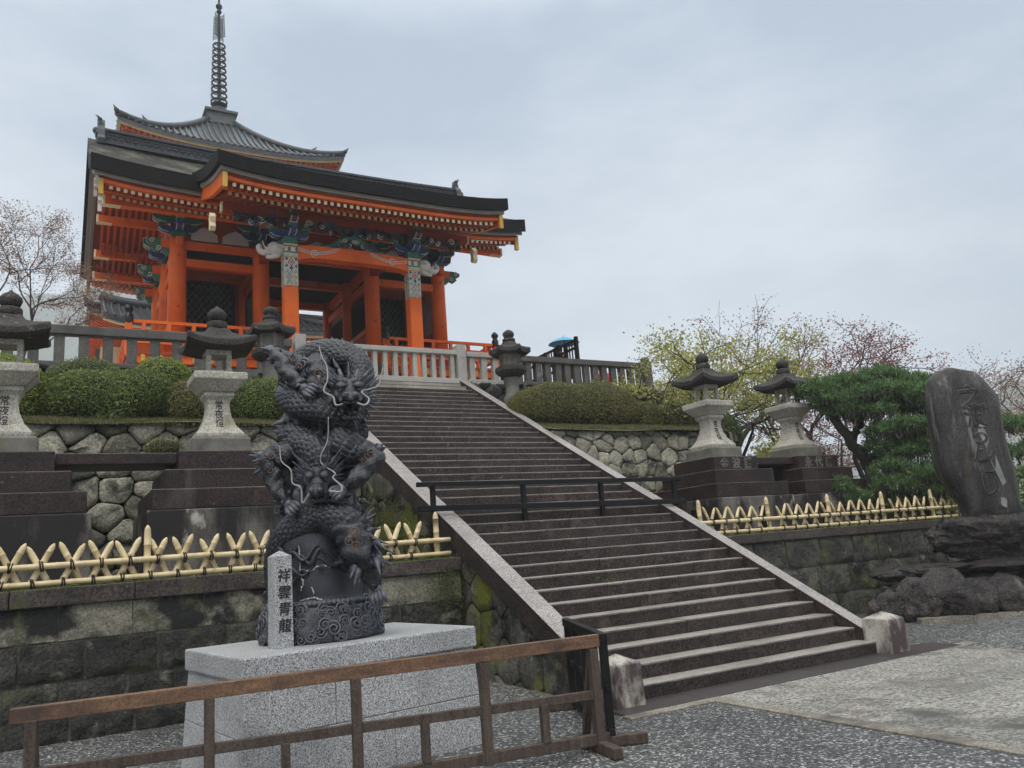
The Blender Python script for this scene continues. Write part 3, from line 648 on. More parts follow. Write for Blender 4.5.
# ---------------------------------------------------------------- bamboo fences
def bamboo_tube(b, p, q, r, cutp=True):
    """one cane with its nodes; pointed tip at q"""
    p, q = np.array(p, float), np.array(q, float); L_ = np.linalg.norm(q-p); pts, rad = [], []
    step = .17+rng.uniform(0, .05); s_ = rng.uniform(0, .1)-.05
    ss = [0.0]
    while s_ < L_-.04:
        if s_ > .02: ss += [s_-.008, s_, s_+.008]
        s_ += step
    if cutp: ss += [L_-.1, L_-.05, L_-.02, L_]
    else: ss += [L_]
    ss = sorted(ss)
    nodes = set(round(x, 6) for x in ss[2:-4:3]) if len(ss) > 6 else set()
    for i, x in enumerate(ss):
        pts.append(p+(q-p)*x/L_)
        rr = r
        if round(x, 6) in nodes: rr = r*1.16
        if cutp:
            if x > L_-.015: rr = r*.15
            elif x > L_-.04: rr = r*.55
            elif x > L_-.09: rr = r*.9
        rad.append(rr)
    b.tube(pts, rad, 9)
def bamboo_fence(label, x0, x1, Y, zfn, cell, posts, r=.035, phase=0):
    t = thing('bamboo_fence', label, 'fence', ((x0+x1)/2, Y, 1.6))
    for dz, rr in ((.265, .034), (.075, .032)):
        x = x0
        while x < x1-.05:
            w = min(2.35, x1-x); b = MB(); bamboo_tube(b, (x-.02, Y-.05, zfn(x)+dz+rng.normal()*.004), (x+w, Y-.05, zfn(x+w)+dz+rng.normal()*.004), rr, False); b.build('rail', 'bamboo', t); x += w
    n = int((x1-x0)/cell)
    for i in range(n):
        xc = x0+(i+.5)*cell+phase
        if any(abs(xc-px_) < cell*.3 for px_ in posts): continue
        for sgn, dy in ((1, 0.0), (-1, .035)):
            j = rng.normal()*.012; ht = .52+rng.normal()*.015
            b = MB(); bamboo_tube(b, (xc-sgn*cell*.44+j, Y+dy, zfn(xc)-.02), (xc+sgn*cell*(.47 if xc < -8.3 else (.36 if xc < 0 else .41))+j, Y+dy, zfn(xc)+ht), r); b.build('cane', 'bamboo', t)
        for dz, xx in ((.265, xc), (.075, xc-cell*.27), (.075, xc+cell*.27)):
            z = zfn(xc)+dz; tw = MB()
            if dz < .1 and xx > xc: continue
            for k in range(3):
                a = rng.uniform(-.5, .5)
                ang = np.linspace(0, 2*math.pi, 9)
                pts = [(xx+.016*math.cos(k*2.1)+a*.03*math.sin(q), Y-.02+.068*math.cos(q), z+.056*math.sin(q)+a*.02*math.cos(q)) for q in ang]
                tw.tube(pts, .0085, 4, cap=False)
            tw.build('lashing', 'twine', t)
    for px_ in posts:
        b = MB(); bamboo_tube(b, (px_, Y+.01, zfn(px_)-.04), (px_, Y+.01, zfn(px_)+.67), .04); b.build('post', 'bamboo', t)
        b = MB(); b.bx(px_-.05, px_+.05, Y+.06, Y+.16, zfn(px_)-.1, zfn(px_)+.5); b.build('back_post', 'wood_black', t)
    return t
bamboo_fence('pale bamboo fence of crossed canes on the wall behind the dragon statue', -12.2, -4.32, 3.5, lambda x: 1.60, .30, [-10.3, -8.26, -6.3, -4.5], phase=.0)
bamboo_fence('pale bamboo fence of crossed canes on the right below the two tall lanterns', .3, 9.3, 3.55, lambda x: 1.60, .30, [.52, 2.18, 3.84, 5.47, 7.1], r=.026)

# black barrier across the stairs
t = thing('stair_barrier', 'black two rail barrier standing across the middle of the stairs', 'barrier', (-2, 4.2, 2.3))
pL, pR = np.array([-4.6, 3.9, 0]), np.array([.46, 3.84, 0])
for zl, zr_, w in ((2.70, 2.67, .07), (2.345, 2.275, .085)):
    b = MB(); b.beam(pL+[0, 0, zl], pR+[0, 0, zr_], .06, w); b.build('rail', 'barrier_black', t, bevel=.006)
for x, z0, z1 in ((-4.32, 1.6, 2.73), (-2.76, 2.08, 2.67), (-1.26, 2.08, 2.66), (.31, 1.6, 2.7)):
    y = 3.9-.06*(x+4.6)/5.06
    b = MB(); b.bx(x-.035, x+.035, y+.031, y+.1, z0, z1); b.build('post', 'barrier_black', t, bevel=.005)
# ================================================================ statue base, inscribed stone, dragon
ba = R(8.0)
sb = thing('statue_base', 'big clean grey granite block base with a wider top slab under the dragon statue', 'plinth', (-7.03, .28, 0))
ca_, sa_ = math.cos(ba), math.sin(ba)
for z0, z1, cut in ((-.02, .405, .18), (.409, .82, -.3)):      # two courses of two blocks, open hairline joints
    for u0, u1 in ((-1, cut-.002), (cut+.002, 1)):
        h0, h1 = 1.088-.05*(z0+.02)/.84, 1.088-.05*(z1+.02)/.84; d0_, d1_ = .762-.035*(z0+.02)/.84, .762-.035*(z1+.02)/.84
        vs = [(-7.03+u*h*ca_-v*d*sa_, .27+u*h*sa_+v*d*ca_, z) for z, h, d in ((z0, h0, d0_), (z1, h1, d1_)) for u, v in ((u0, -1), (u1, -1), (u1, 1), (u0, 1))]
        b = MB(); b.add(vs, [(3, 2, 1, 0), (4, 5, 6, 7), (0, 1, 5, 4), (1, 2, 6, 5), (2, 3, 7, 6), (3, 0, 4, 7)]); b.build('block', 'granite_clean', sb, bevel=.006)
b = MB(); b.box((-7.03, .27, .91), (2.13, 1.5, .18), ba); b.build('top_slab', 'granite_clean', sb, bevel=.015)

ms = thing('inscribed_stone', 'small square granite marker with four black brush characters standing before the dragon', 'stone marker', (-7.53, -.12, 1.0))
MX, MY = -7.57, -.10
b = MB(); b.box((MX, MY, 1.37), (.158, .165, .745), ba, 0, .96)
h0 = 1.742
tp = [(MX+(sx*math.cos(ba)-sy*math.sin(ba)), MY+(sx*math.sin(ba)+sy*math.cos(ba)), h0) for sx, sy in ((-.076, -.079), (.076, -.079), (.076, .079), (-.076, .079))]
b.add(tp+[(MX, MY, h0+.05)], [(0, 1, 4), (1, 2, 4), (2, 3, 4), (3, 0, 4)]); b.build('stone', 'granite_clean', ms, bevel=.006)
def mark_fn(zc, sc=1):
    def fn(x, y, d):
        xx, yy = x*sc, -.085+.004*((zc+y*sc)-1.0)/.74-d; z = zc+y*sc
        return (MX+xx*math.cos(ba)-yy*math.sin(ba), MY+xx*math.sin(ba)+yy*math.cos(ba), z)
    return fn
for i, ch in enumerate('祥雲青龍'):
    text(ch, .115, 'ink', 'character', ms, mark_fn(1.54-i*.135), .0012, thick=.002, shear=.12)

# ---- dragon statue
M['dragon'] = mat('dragon', (.025, .0255, .031), (.008, .008, .0105), 7, .34, .9, 26, bdist=.014, metal=.1, spec=.55, stains=[((.1, .058, .045), 8, .66, .78), ((.075, .08, .1), 5, .6, .74)], speck=(45, .4), edge=((.085, .088, .105), .515, .58))
M['horn'] = mat('horn', (.17, .165, .165), (.1, .095, .1), 9, .4, .2)
M['dragon_rust'] = mat('dragon_rust', (.14, .07, .05), (.06, .04, .035), 10, .5, .4, 60, bdist=.006, metal=.1)
M['dragon_drum'] = mat('dragon_drum', (.04, .042, .052), (.018, .018, .024), 4, .4, .5, 40, bdist=.012, metal=.1, stains=[((.13, .13, .15), 3, .6, .78)])
M['whisker'] = mat('whisker', (.34, .33, .33), (.18, .175, .18), 15, .5, .2)
M['mouth'] = mat('mouth', (.02, .012, .012), (.012, .008, .008), 8, .5, .2)
D0 = 7.5; PX = D0/CAM_F*.95
TW = -FH; UPV = np.array([0, 0, 1.0])
def dp(px, py, d=0): return sight(322+(px-322)*.92, py, D0-d)
dr = thing('dragon_statue', 'dark bronze statue of two dragons coiled around a cloud covered drum on the granite base', 'statue', tuple(dp(322, 632, 0)*np.array([1, 1, 0])+np.array([0, 0, 1.0])))
def scale_fn(p=.052, amp=.11):
    def fn(s, th, r):
        N = max(6, round(2*math.pi*r/p)); row = math.floor(s/(p*.8)); v = s/(p*.8)-row
        u = (th*N/(2*math.pi)+.5*(row % 2)) % 1.0
        e = abs(u*2-1)
        return (1+amp*(.3+.7*max(0, min(1, .6+.55*math.sin(s*5.3+1.7*th)+.35*math.sin(s*11-2*th))))*((1-v)**.8*(1-e**2)**.6)-.03*(e > .82))*(1+.05*math.sin(s*9+2*math.sin(th))+.04*math.sin(3*th+s*14))
    return fn
def body(name, pts, n=132, scales=True, ds=.0075, parent=dr, matl='dragon', fn=None):
    Q = np.array([list(dp(a, c, d))+[r_*PX] for a, c, d, r_ in pts])
    S = spline(Q, 200); Ln = np.linalg.norm(np.diff(S[:, :3], axis=0), axis=1).sum()
    S = spline(Q, max(8, int(Ln/ds)))
    b = MB(); b.tube(S[:, :3], np.maximum(S[:, 3], .004), n, fn=fn or (scale_fn() if scales else None))
    return b, S
def spikes_along(b, S, every, h, axis_pt=None):
    """row of back spines pointing away from the statue's axis"""
    d = 0
    for i in range(1, len(S)):
        d += np.linalg.norm(S[i, :3]-S[i-1, :3])
        if d > every:
            d = 0; p = S[i, :3]; ax = np.array([AX[0], AX[1], p[2]-.05]); o_ = p-ax; o_ += UPV*.25*np.linalg.norm(o_); o_ /= np.linalg.norm(o_)+1e-9
            t = S[i, :3]-S[i-1, :3]; t /= np.linalg.norm(t)+1e-9; o_ -= t*np.dot(o_, t); o_ /= np.linalg.norm(o_)+1e-9
            r_ = S[i, 3]
            b.tube([p+o_*r_*.85, p+o_*(r_+h*.5)-t*h*.15, p+o_*(r_+h)-t*h*.6], [h*.42, h*.25, .003], 6)
AX = dp(322, 500, 0)
def spiral(b, c, nrm, r_, turns=1.9, w=.2, flip=1, mi=0, raise_=.35):
    nrm = np.array(nrm, float); nrm /= np.linalg.norm(nrm); a = np.cross(UPV, nrm)
    if np.linalg.norm(a) < .1: a = np.array([1.0, 0, 0])
    a /= np.linalg.norm(a); u = np.cross(nrm, a); pts, rad = [], []
    n = int(turns*18); ph = rng.uniform(0, 6.28)
    for i in range(n):
        q = i/(n-1); th = flip*q*turns*2*math.pi+ph; rr = r_*(1-.88*q)
        pts.append(np.array(c)+a*rr*math.cos(th)+u*rr*math.sin(th)+nrm*r_*raise_*q); rad.append(r_*w*(1-.45*q)*min(1, .35+i/5))
    b.tube(pts, rad, 6, mi)
def flame(b, p, d, L_, r_, bend=None, n=7):
    """curling fin or tuft of mane"""
    d = np.array(d, float); d /= np.linalg.norm(d); bend = np.array(bend if bend is not None else rng.normal(size=3), float)
    bend -= d*np.dot(bend, d); bend /= np.linalg.norm(bend)+1e-9
    pts = [np.array(p)+d*L_*t+bend*L_*.4*(t*t-.6*t**3.2)*1.0 for t in np.linspace(0, 1, 9)]
    rad = [r_*(1-t)**.75*(.75+.5*math.sin(math.pi*min(1, t*1.6)))+.002 for t in np.linspace(0, 1, 9)]
    b.tube(pts, rad, n)
# core: cloud base, drum and the mass behind the coils
ct = dp(322, 632, 0); cx, cy = ct[0], ct[1]
ZB = 1.0
def zpx(py): return dp(322, py, 0)[2]
b = MB()
prof = [(.50, -.004), (.535, .02), (.54, .12), (.52, .2), (.49, .27), (.46, .31)]
b.lathe(prof, 64, (cx, cy, ZB), fn=lambda z, th: 1+.02*math.sin(9*th+z*20)+.015*math.sin(17*th))
for k in range(190):
    th = k*2.399963+rng.normal()*.1; z = rng.uniform(.02, .3); r0 = np.interp(z, [0, .12, .2, .27, .31], [.53, .535, .52, .49, .46])
    nr = np.array([math.cos(th), math.sin(th), .15]); spiral(b, (cx+r0*nr[0], cy+r0*nr[1], ZB+z), nr, rng.uniform(.03, .07), flip=rng.choice([-1, 1]), raise_=.5)
for k in range(70):     # beaded rim above the clouds
    th = k/70*2*math.pi; b.lathe([(.001, -.03), (.028, -.015), (.034, 0), (.028, .015), (.001, .03)], 7, (cx+.455*math.cos(th), cy+.455*math.sin(th), ZB+.325))
b.build('cloud_base', 'dragon', dr)
b = MB()
zs = np.linspace(.3, 1.2, 40)
b.lathe([(np.interp(z, [.3, .36, .5, .8, 1.0, 1.2], [.46, .425, .42, .41, .39, .33]), z) for z in zs], 72, (cx, cy, ZB), fn=lambda z, th: 1+.012*math.sin(6*th+z*9)+.008*math.sin(21*z+4*th))
for k in range(26):     # low relief waves on the drum
    th0 = k*2.399963; z0 = rng.uniform(.38, .75); L_ = rng.uniform(.5, 1.1)
    pts = [(cx+.427*math.cos(th0+q*L_), cy+.427*math.sin(th0+q*L_), ZB+z0+.05*math.sin(q*9+k)+.06*q) for q in np.linspace(0, 1, 30)]
    b.tube(pts, [.018*math.sin(math.pi*(i+.5)/30)+.003 for i in range(30)], 6)
b.build('drum', 'dragon_drum', dr)
b = MB()    # the pale scratched crack on the drum's front
def drum_pt(px, py):
    v = sight(px, py, D0)-CAM_C; v /= np.linalg.norm(v); oc = np.array([CAM_C[0]-cx, CAM_C[1]-cy]); a_ = v[:2]@v[:2]; b_ = 2*v[:2]@oc
    z = dp(px, py)[2]-ZB; rr = np.interp(z, [.3, .36, .5, .8, 1.0], [.46, .425, .42, .41, .39])+.002
    c_ = oc@oc-rr*rr; disc = b_*b_-4*a_*c_
    return CAM_C+v*((-b_-math.sqrt(max(0, disc)))/(2*a_))
path = [(299, 545), (300, 560), (300, 572), (303, 583), (301, 590)]
pth = spline([drum_pt(*q) for q in path], 60); b.tube(pth+rng.normal(size=pth.shape)*.0025, np.abs(rng.normal(size=60))*.004+.002, 5)
for path in ([(303, 571), (312, 570), (318, 566), (326, 566)], [(301, 600), (314, 598), (322, 600)], [(312, 588), (314, 594)], [(326, 566), (330, 567)]):
    pth = spline([drum_pt(*q) for q in path], 24); b.tube(pth+rng.normal(size=pth.shape)*.003, np.abs(rng.normal(size=24))*.004+.001, 5)
b.build('chipped_paint', 'lichen_white', dr)
b = MB()
zs = np.linspace(1.1, 2.72, 60)
b.lathe([(np.interp(z, [1.1, 1.4, 1.8, 2.2, 2.5, 2.72], [.34, .3, .27, .23, .2, .06]), z) for z in zs], 48, (cx, cy, ZB), fn=lambda z, th: 1+.09*math.sin(5*th+z*11)+.07*math.sin(11*th-z*17)+.05*math.sin(23*th+z*31))
for k in range(60):
    th = rng.uniform(0, 2*math.pi); z = rng.uniform(1.15, 2.6); r0 = np.interp(z, [1.1, 1.4, 1.8, 2.2, 2.5, 2.72], [.35, .31, .28, .24, .21, .06])
    nr = np.array([math.cos(th), math.sin(th), .2]); spiral(b, (cx+r0*nr[0], cy+r0*nr[1], ZB+z), nr, rng.uniform(.04, .08), flip=rng.choice([-1, 1]), raise_=.7)
b.build('core', 'dragon', dr)
# coils
coils = [
 [(290, 396, -.2, 14), (294, 372, -.1, 16), (314, 357, -.02, 17), (340, 356, .02, 17), (358, 366, .06, 16), (362, 380, .14, 14), (354, 392, .24, 12)],
 [(345, 385, -.35, 13), (304, 384, -.26, 15), (288, 394, .0, 15), (298, 403, .22, 16), (318, 412, .29, 17), (340, 424, .22, 16), (356, 430, .0, 15), (350, 425, -.3, 13)],
 [(345, 412, -.33, 13), (304, 414, -.24, 14), (289, 427, .0, 14), (296, 437, .19, 14), (316, 443, .24, 14), (340, 446, .15, 14), (350, 445, -.15, 13)],
 [(276, 478, -.15, 9), (287, 456, .08, 14), (303, 445, .26, 17), (317, 456, .36, 16), (320, 473, .38, 13)],
 [(316, 436, -.1, 13), (336, 441, .2, 17), (352, 450, .24, 18), (364, 460, .05, 14), (358, 478, -.25, 11)],
 [(276, 606, .1, 8), (272, 580, .12, 11), (275, 552, .16, 13), (293, 529, .26, 15), (320, 518, .34, 16), (344, 523, .38, 17), (357, 540, .36, 14), (362, 560, .34, 9)],
]
sp = MB()
for k, pts in enumerate(coils):
    b, S = body('coil', pts)
    spikes_along(b, S, .07, .03)
    b.build('coil', 'dragon', dr)
# belly of the upper dragon and loose smooth limbs
def limb(pts, spir=(), claws=None, fins=()):
    sfn = scale_fn(.034, .05)
    b, S = body('leg', pts, 84, False, .0065, fn=lambda s, th, r: sfn(s, th, r)*(1+.06*math.sin(s*60+3*math.sin(th))+.1*math.sin(s*22+2*th)+.07*math.sin(3*th-s*31)))
    for (px, py, d, L_, dirx, dirz, dt) in fins:
        p = dp(px, py, d)
        for k in range(6): flame(b, p+rng.normal(size=3)*.02, RH*(dirx+rng.normal()*.3)+UPV*(dirz+rng.normal()*.3)+TW*(dt+rng.normal()*.3), L_*rng.uniform(.5, 1.0), .034)
    if claws:
        px, py, d, dx, dz, dt = claws; p = dp(px, py, d); base = RH*dx+UPV*dz+TW*dt; base /= np.linalg.norm(base); side = np.cross(base, TW+UPV*.3); side /= np.linalg.norm(side)
        b.lathe([(.001, -.05), (.04, -.03), (.05, 0), (.038, .03), (.001, .045)], 12, tuple(p))
        for k in (-1.2, -.4, .4, 1.2):
            q0 = p+side*.022*k; q1 = q0+base*.07+side*.022*k+TW*.035; q2 = q1+base*.05-TW*.0; q3 = q2+base*.035-TW*.055
            b.tube([q0, q1, q2, q3], [.02, .024, .017, .003], 8)
        q0 = p-base*.01; b.tube([q0, q0-base*.05+TW*.05, q0-base*.06+TW*.09-UPV*.03], [.02, .018, .003], 8)
    o = b.build('leg', 'dragon', dr)
    if spir:
        b = MB()
        for (px, py, d, r_) in spir: spiral(b, dp(px, py, d), TW+RH*rng.normal()*.2+UPV*.15, r_, 1.5, .16, raise_=.2)
        b.build('swirl', 'dragon_rust', o)
    return o
limb([(318, 360, .05, 13), (320, 376, .2, 15), (324, 398, .28, 13), (334, 416, .3, 12)], [(318, 374, .37, .05), (322, 385, .38, .045)])
limb([(315, 370, .05, 12), (296, 366, .1, 11), (275, 356, .14, 8), (275, 359, .2, 8), (286, 373, .3, 8), (299, 385, .38, 6)],
     [(284, 362, .26, .05), (296, 367, .26, .04), (293, 358, .24, .035)], (303, 388, .4, .8, -.45, .3), [(270, 352, .14, .13, -.7, .6, 0), (273, 360, .14, .1, -.9, .1, 0)])
limb([(340, 448, .2, 14), (362, 452, .25, 14), (377, 457, .26, 12), (372, 466, .32, 10), (357, 480, .4, 8), (347, 487, .42, 6)],
     [(374, 455, .38, .045), (369, 461, .4, .04), (379, 459, .36, .035), (374, 463, .4, .035)], (345, 488, .43, -.6, -.5, .4), [(381, 452, .24, .12, .8, .5, 0)])
limb([(296, 452, .25, 13), (276, 456, .28, 13), (266, 462, .3, 11), (270, 478, .34, 9), (276, 494, .38, 7), (284, 503, .4, 6)],
     [(268, 456, .42, .04), (262, 464, .4, .035), (266, 470, .42, .03)], (286, 504, .41, .6, -.5, .4), [(262, 458, .28, .16, -1, .05, 0), (265, 466, .28, .12, -.8, -.4, 0)])
limb([(345, 520, .36, 13), (354, 537, .46, 15), (361, 553, .5, 13), (369, 568, .45, 9), (377, 579, .4, 8), (380, 587, .36, 6)],
     [(357, 532, .66, .05), (352, 542, .68, .045), (358, 546, .68, .04), (362, 541, .66, .035)], (381, 589, .38, .3, -.9, .2), [(372, 540, .4, .3, .55, -.6, 0), (366, 525, .36, .2, .6, .6, 0), (358, 566, .5, .2, -.1, -1, .2), (378, 556, .38, .25, .5, -.75, 0), (368, 535, .34, .22, .7, .2, 0)])
b = MB()    # beaded cloud hem below the lower head, tufts and small clouds filling between the coils
for k in range(22):
    q = k/21; p = dp(274+q*90, 509-6*math.sin(q*3.1), .18+.22*math.sin(q*3.1)); spiral(b, p, TW+RH*(q-.5), rng.uniform(.03, .045), 1.6, .22, raise_=.6)
for k in range(150):
    py = rng.uniform(372, 570); px = 322+rng.uniform(-46, 46); d = .36*math.sqrt(max(0, 1-((px-322)/48)**2))*rng.uniform(.6, 1.05)
    p = dp(px, py, d); o_ = p-np.array([cx, cy, p[2]]); o_[2] = rng.normal()*.1
    flame(b, p, o_+rng.normal(size=3)*.25, rng.uniform(.06, .15), rng.uniform(.02, .036))
b.build('cloud_tufts', 'dragon', dr)['kind'] = 'stuff'
# heads
def head(px, py, d, s, fw, jaw_open=.5, name='head'):
    P0 = dp(px, py, d); fw = np.array(fw, float); fw /= np.linalg.norm(fw); rt = np.cross(fw, UPV); rt /= np.linalg.norm(rt); up = np.cross(rt, fw)
    W = lambda x, y, z: P0+(rt*x+fw*y+up*z)*s       # x right, y forward, z up
    b = MB()
    def blob(x, y, z, rx, ry, rz, n=16):
        vs, fs = [], []
        for i in range(n+1):
            ph = math.pi*i/n
            for j in range(n): th = 2*math.pi*j/n; vs.append(W(x+rx*math.sin(ph)*math.cos(th), y+ry*math.sin(ph)*math.sin(th), z+rz*math.cos(ph)))
        fs = [(i*n+j, (i+1)*n+j, (i+1)*n+(j+1) % n, i*n+(j+1) % n) for i in range(n) for j in range(n)]
        b.add(vs, fs, 0, True)
    blob(0, -.15, .1, .48, .55, .42); blob(0, .35, .02, .33, .5, .2); blob(0, .75, .03, .3, .26, .2)
    for sx in (-1, 1):
        blob(sx*.27, .2, .32, .2, .26, .13); blob(sx*.4, .0, -.1, .2, .4, .3); blob(sx*.15, .93, .12, .13, .13, .12); blob(sx*.3, .55, -.06, .1, .4, .1)
    blob(0, 1.0, .02, .16, .1, .1)
    for k in range(4): blob(0, .35+k*.13, .2-.02*k, .22-.02*k, .05, .05)
    # lower jaw
    ja = -jaw_open
    J = lambda x, y, z: (x, -.05+y*math.cos(ja)-z*math.sin(ja), -.22+y*math.sin(ja)+z*math.cos(ja))
    for sx in (-1, 1): blob(*J(sx*.26, .42, 0), .1, .45, .11)
    blob(*J(0, .82, 0), .3, .16, .11); blob(*J(0, .35, -.06), .24, .45, .07)
    o = b.build(name, 'dragon', dr)
    r_ = o.modifiers.new('remesh', 'REMESH'); r_.mode = 'VOXEL'; r_.voxel_size = .011; r_.use_smooth_shade = True
    b = MB()
    inner = MB()
    for sx in (-1, 1):
        # horns, brows, ears
        b.tube([W(sx*.2, -.15, .4), W(sx*.3, -.5, .65), W(sx*.38, -.95, .8), W(sx*.5, -1.25, 1.05)], [.085*s, .075*s, .05*s, .01*s], 10)
        b.tube([W(sx*.3, -.55, .68), W(sx*.45, -.75, .85), W(sx*.5, -.8, 1.05)], [.05*s, .035*s, .006], 8)
        for k in range(13):
            a = k/12
            flame(b, W(sx*(.36+.16*math.sin(a*3)), -.2-.1*a, .35-.95*a), rt*sx*(1.0-.3*a)+up*(.85-1.5*a)-fw*.6+rng.normal(size=3)*.12, s*rng.uniform(.55, .85), .075*s, up*(.5-a))
            flame(b, W(sx*(.28+.16*math.sin(a*3)), .02-.1*a, .42-1.0*a), rt*sx*.9+up*(1.0-1.7*a)-fw*.2+rng.normal(size=3)*.15, s*rng.uniform(.35, .55), .055*s, up*(.5-a))
        for k in range(5): flame(b, W(sx*(.1+.05*k), .22-.04*k, .4), up*.8+rt*sx*(.3+.15*k)-fw*.3, s*.3, .045*s)
        for k in range(6):  # beard
            q = J(sx*(.08+.06*k), .8-.12*k, -.08); flame(b, W(*q), -up*.9+rt*sx*.2+fw*.1+rng.normal(size=3)*.1, s*rng.uniform(.3, .5), .05*s)
        spiral(b, W(sx*.16, 1.0, .14), fw+rt*sx*.3, .09*s, 1.3, .3)
        # teeth
        for k in range(7):
            q = (sx*(.06+.05*k if k < 4 else .25+.012*(k-3)), .98-.03*k*k if k < 4 else .55-.16*(k-4), -.1)
            q = (sx*[.05, .12, .19, .26, .28, .29, .3][k], [.97, .95, .9, .8, .66, .5, .34][k], -.08); L_ = .22 if k == 3 else .11
            inner.tube([W(*q), W(q[0], q[1]-.02, q[2]-L_*.6), W(q[0], q[1]-.05, q[2]-L_)], [.035*s, .026*s, .004*s], 6)
            q2 = J([.05, .12, .19, .26, .28, .29, .3][k]*sx, [.92, .9, .86, .76, .62, .48, .34][k], .08)
            inner.tube([W(*q2), W(q2[0], q2[1], q2[2]+L_*.8)], [.032*s, .004*s], 6)
        # eyes
        e = MB(); c_ = W(sx*.3, .36, .19)
        e.lathe([(.001, -.085*s), (.06*s, -.06*s), (.085*s, 0), (.06*s, .06*s), (.001, .085*s)], 12, tuple(c_)); e.build('eye', 'dragon_rust', o)
    for k in range(7): flame(b, W(0, -.1-.12*k, .5+.02*k), up*.9-fw*.6, s*.38, .05*s, fw)
    b.build('mane', 'dragon', o)['kind'] = 'stuff'
    inner.build('teeth', 'horn', o)
    tg = MB(); tg.tube([W(*J(0, .1, .1)), W(*J(0, .5, .14)), W(*J(0, .8, .2)), W(*J(0, .95, .3))], [.12*s, .12*s, .09*s, .02*s], 10); tg.build('tongue', 'mouth', o)
    th = MB(); c_ = W(0, .25, -.22); th.lathe([(.001, -.2*s), (.2*s, -.1*s), (.24*s, 0), (.2*s, .1*s), (.001, .2*s)], 12, tuple(c_)); th.build('throat', 'mouth', o)
    return o, W
h1, W1 = head(352, 393, .3, .275, TW*.85+RH*.2-UPV*.38, .62)
h2, W2 = head(318, 477, .42, .235, TW*.72+RH*.08-UPV*.7, .35)
def whisker(pts, parent):
    S = spline([list(dp(a, c, d)) for a, c, d in pts], 60); b = MB()
    b.tube(S, [.0105*(1-.55*i/59) for i in range(60)], 8); b.build('whisker', 'whisker', parent)
whisker([(345, 404, .52), (337, 405, .52), (334, 397, .5), (324, 391, .46), (328, 380, .42), (327, 366, .36), (322, 357, .32), (319, 347, .26)], h1)
whisker([(360, 403, .52), (369, 405, .5), (373, 399, .46), (365, 392, .42), (374, 389, .38), (383, 386, .34), (386, 376, .3), (388, 368, .28)], h1)
whisker([(316, 491, .6), (309, 493, .6), (301, 503, .58), (299, 488, .58), (290, 483, .56), (288, 470, .54), (278, 461, .5), (276, 446, .46)], h2)
whisker([(330, 491, .6), (342, 492, .58), (343, 486, .56), (334, 478, .54), (336, 473, .52), (322, 464, .5), (321, 455, .5), (328, 440, .46), (329, 417, .42)], h2)
def split(b, name, matl, parent, bevel=0):
    """every separate piece of b as a part of its own"""
    par = list(range(len(b.v)))
    def find(i):
        while par[i] != i: par[i] = par[par[i]]; i = par[i]
        return i
    for f in b.f:
        for i in f[1:]: par[find(i)] = find(f[0])
    gr = {}
    for k, f in enumerate(b.f): gr.setdefault(find(f[0]), []).append(k)
    for ks in gr.values():
        n_ = MB(); idx = sorted(set(i for k in ks for i in b.f[k])); mp_ = {i: q for q, i in enumerate(idx)}
        n_.v = [b.v[i] for i in idx]; n_.f = [tuple(mp_[i] for i in b.f[k]) for k in ks]; n_.m = [b.m[k] for k in ks]; n_.s = [b.s[k] for k in ks]
        n_.build(name, matl, parent, bevel=bevel)
# ================================================================ the vermilion gate
GX = -2.0
g = thing('temple_gate', 'large vermilion temple gate with thick bark roof and porch at the stair head', 'gate', (GX, 19.8, ZC))
CX = [-6.27, -3.83, -.17, 2.27]; CY = [17.4, 19.8, 22.2]; FZ = 7.7
# stylobate and raised floor
b = MB(); b.bx(-8.3, 4.3, 15.2, 24.4, ZC-.1, ZC+.14); b.bx(-4.3, .3, 13.3, 15.2, ZC-.1, ZC+.138); split(b, 'stylobate', 'granite_pale', g, .02)
b = MB(); b.bx(-7.72, 3.72, 15.95, 23.65, FZ-.1, FZ); b.build('floor', 'vermilion_dark', g)
b = MB()
for x0, x1 in ((-7.66, 3.66),): b.bx(x0, x1, 16.0, 16.14, FZ-.32, FZ-.102); b.bx(x0, x0+.14, 16.14, 23.6, FZ-.32, FZ-.102); b.bx(x1-.14, x1, 16.14, 23.6, FZ-.32, FZ-.102)
split(b, 'floor_beam', 'vermilion', g)
for i in range(12):
    x = -7.55+i*(11.1/11)
    if -3.4 < x < -.6: continue
    b = MB(); b.bx(x-.1, x+.1, 16.2, 16.4, ZC+.1, FZ-.1); b.build('floor_post', 'vermilion', g)
for i in range(1, 7):
    for x in (-7.5, 3.5): b = MB(); b.bx(x-.1, x+.1, 16.3+i*1.15, 16.5+i*1.15, ZC+.1, FZ-.1); b.build('floor_post', 'vermilion', g)
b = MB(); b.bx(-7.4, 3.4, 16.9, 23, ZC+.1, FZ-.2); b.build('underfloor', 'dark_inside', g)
b = MB(); b.bx(-7.6, 3.6, 16.22, 16.36, ZC+.62, ZC+.76); b.bx(-7.55, -7.42, 16.4, 23, ZC+.62, ZC+.76); split(b, 'underfloor_tie', 'vermilion', g)
b = MB()
for i in range(24): x = -7.3+i*.44; b.bx(x-.05, x+.05, 15.9, 16.0, FZ-.3, FZ-.12)
split(b, 'joist_end', 'ochre', g)
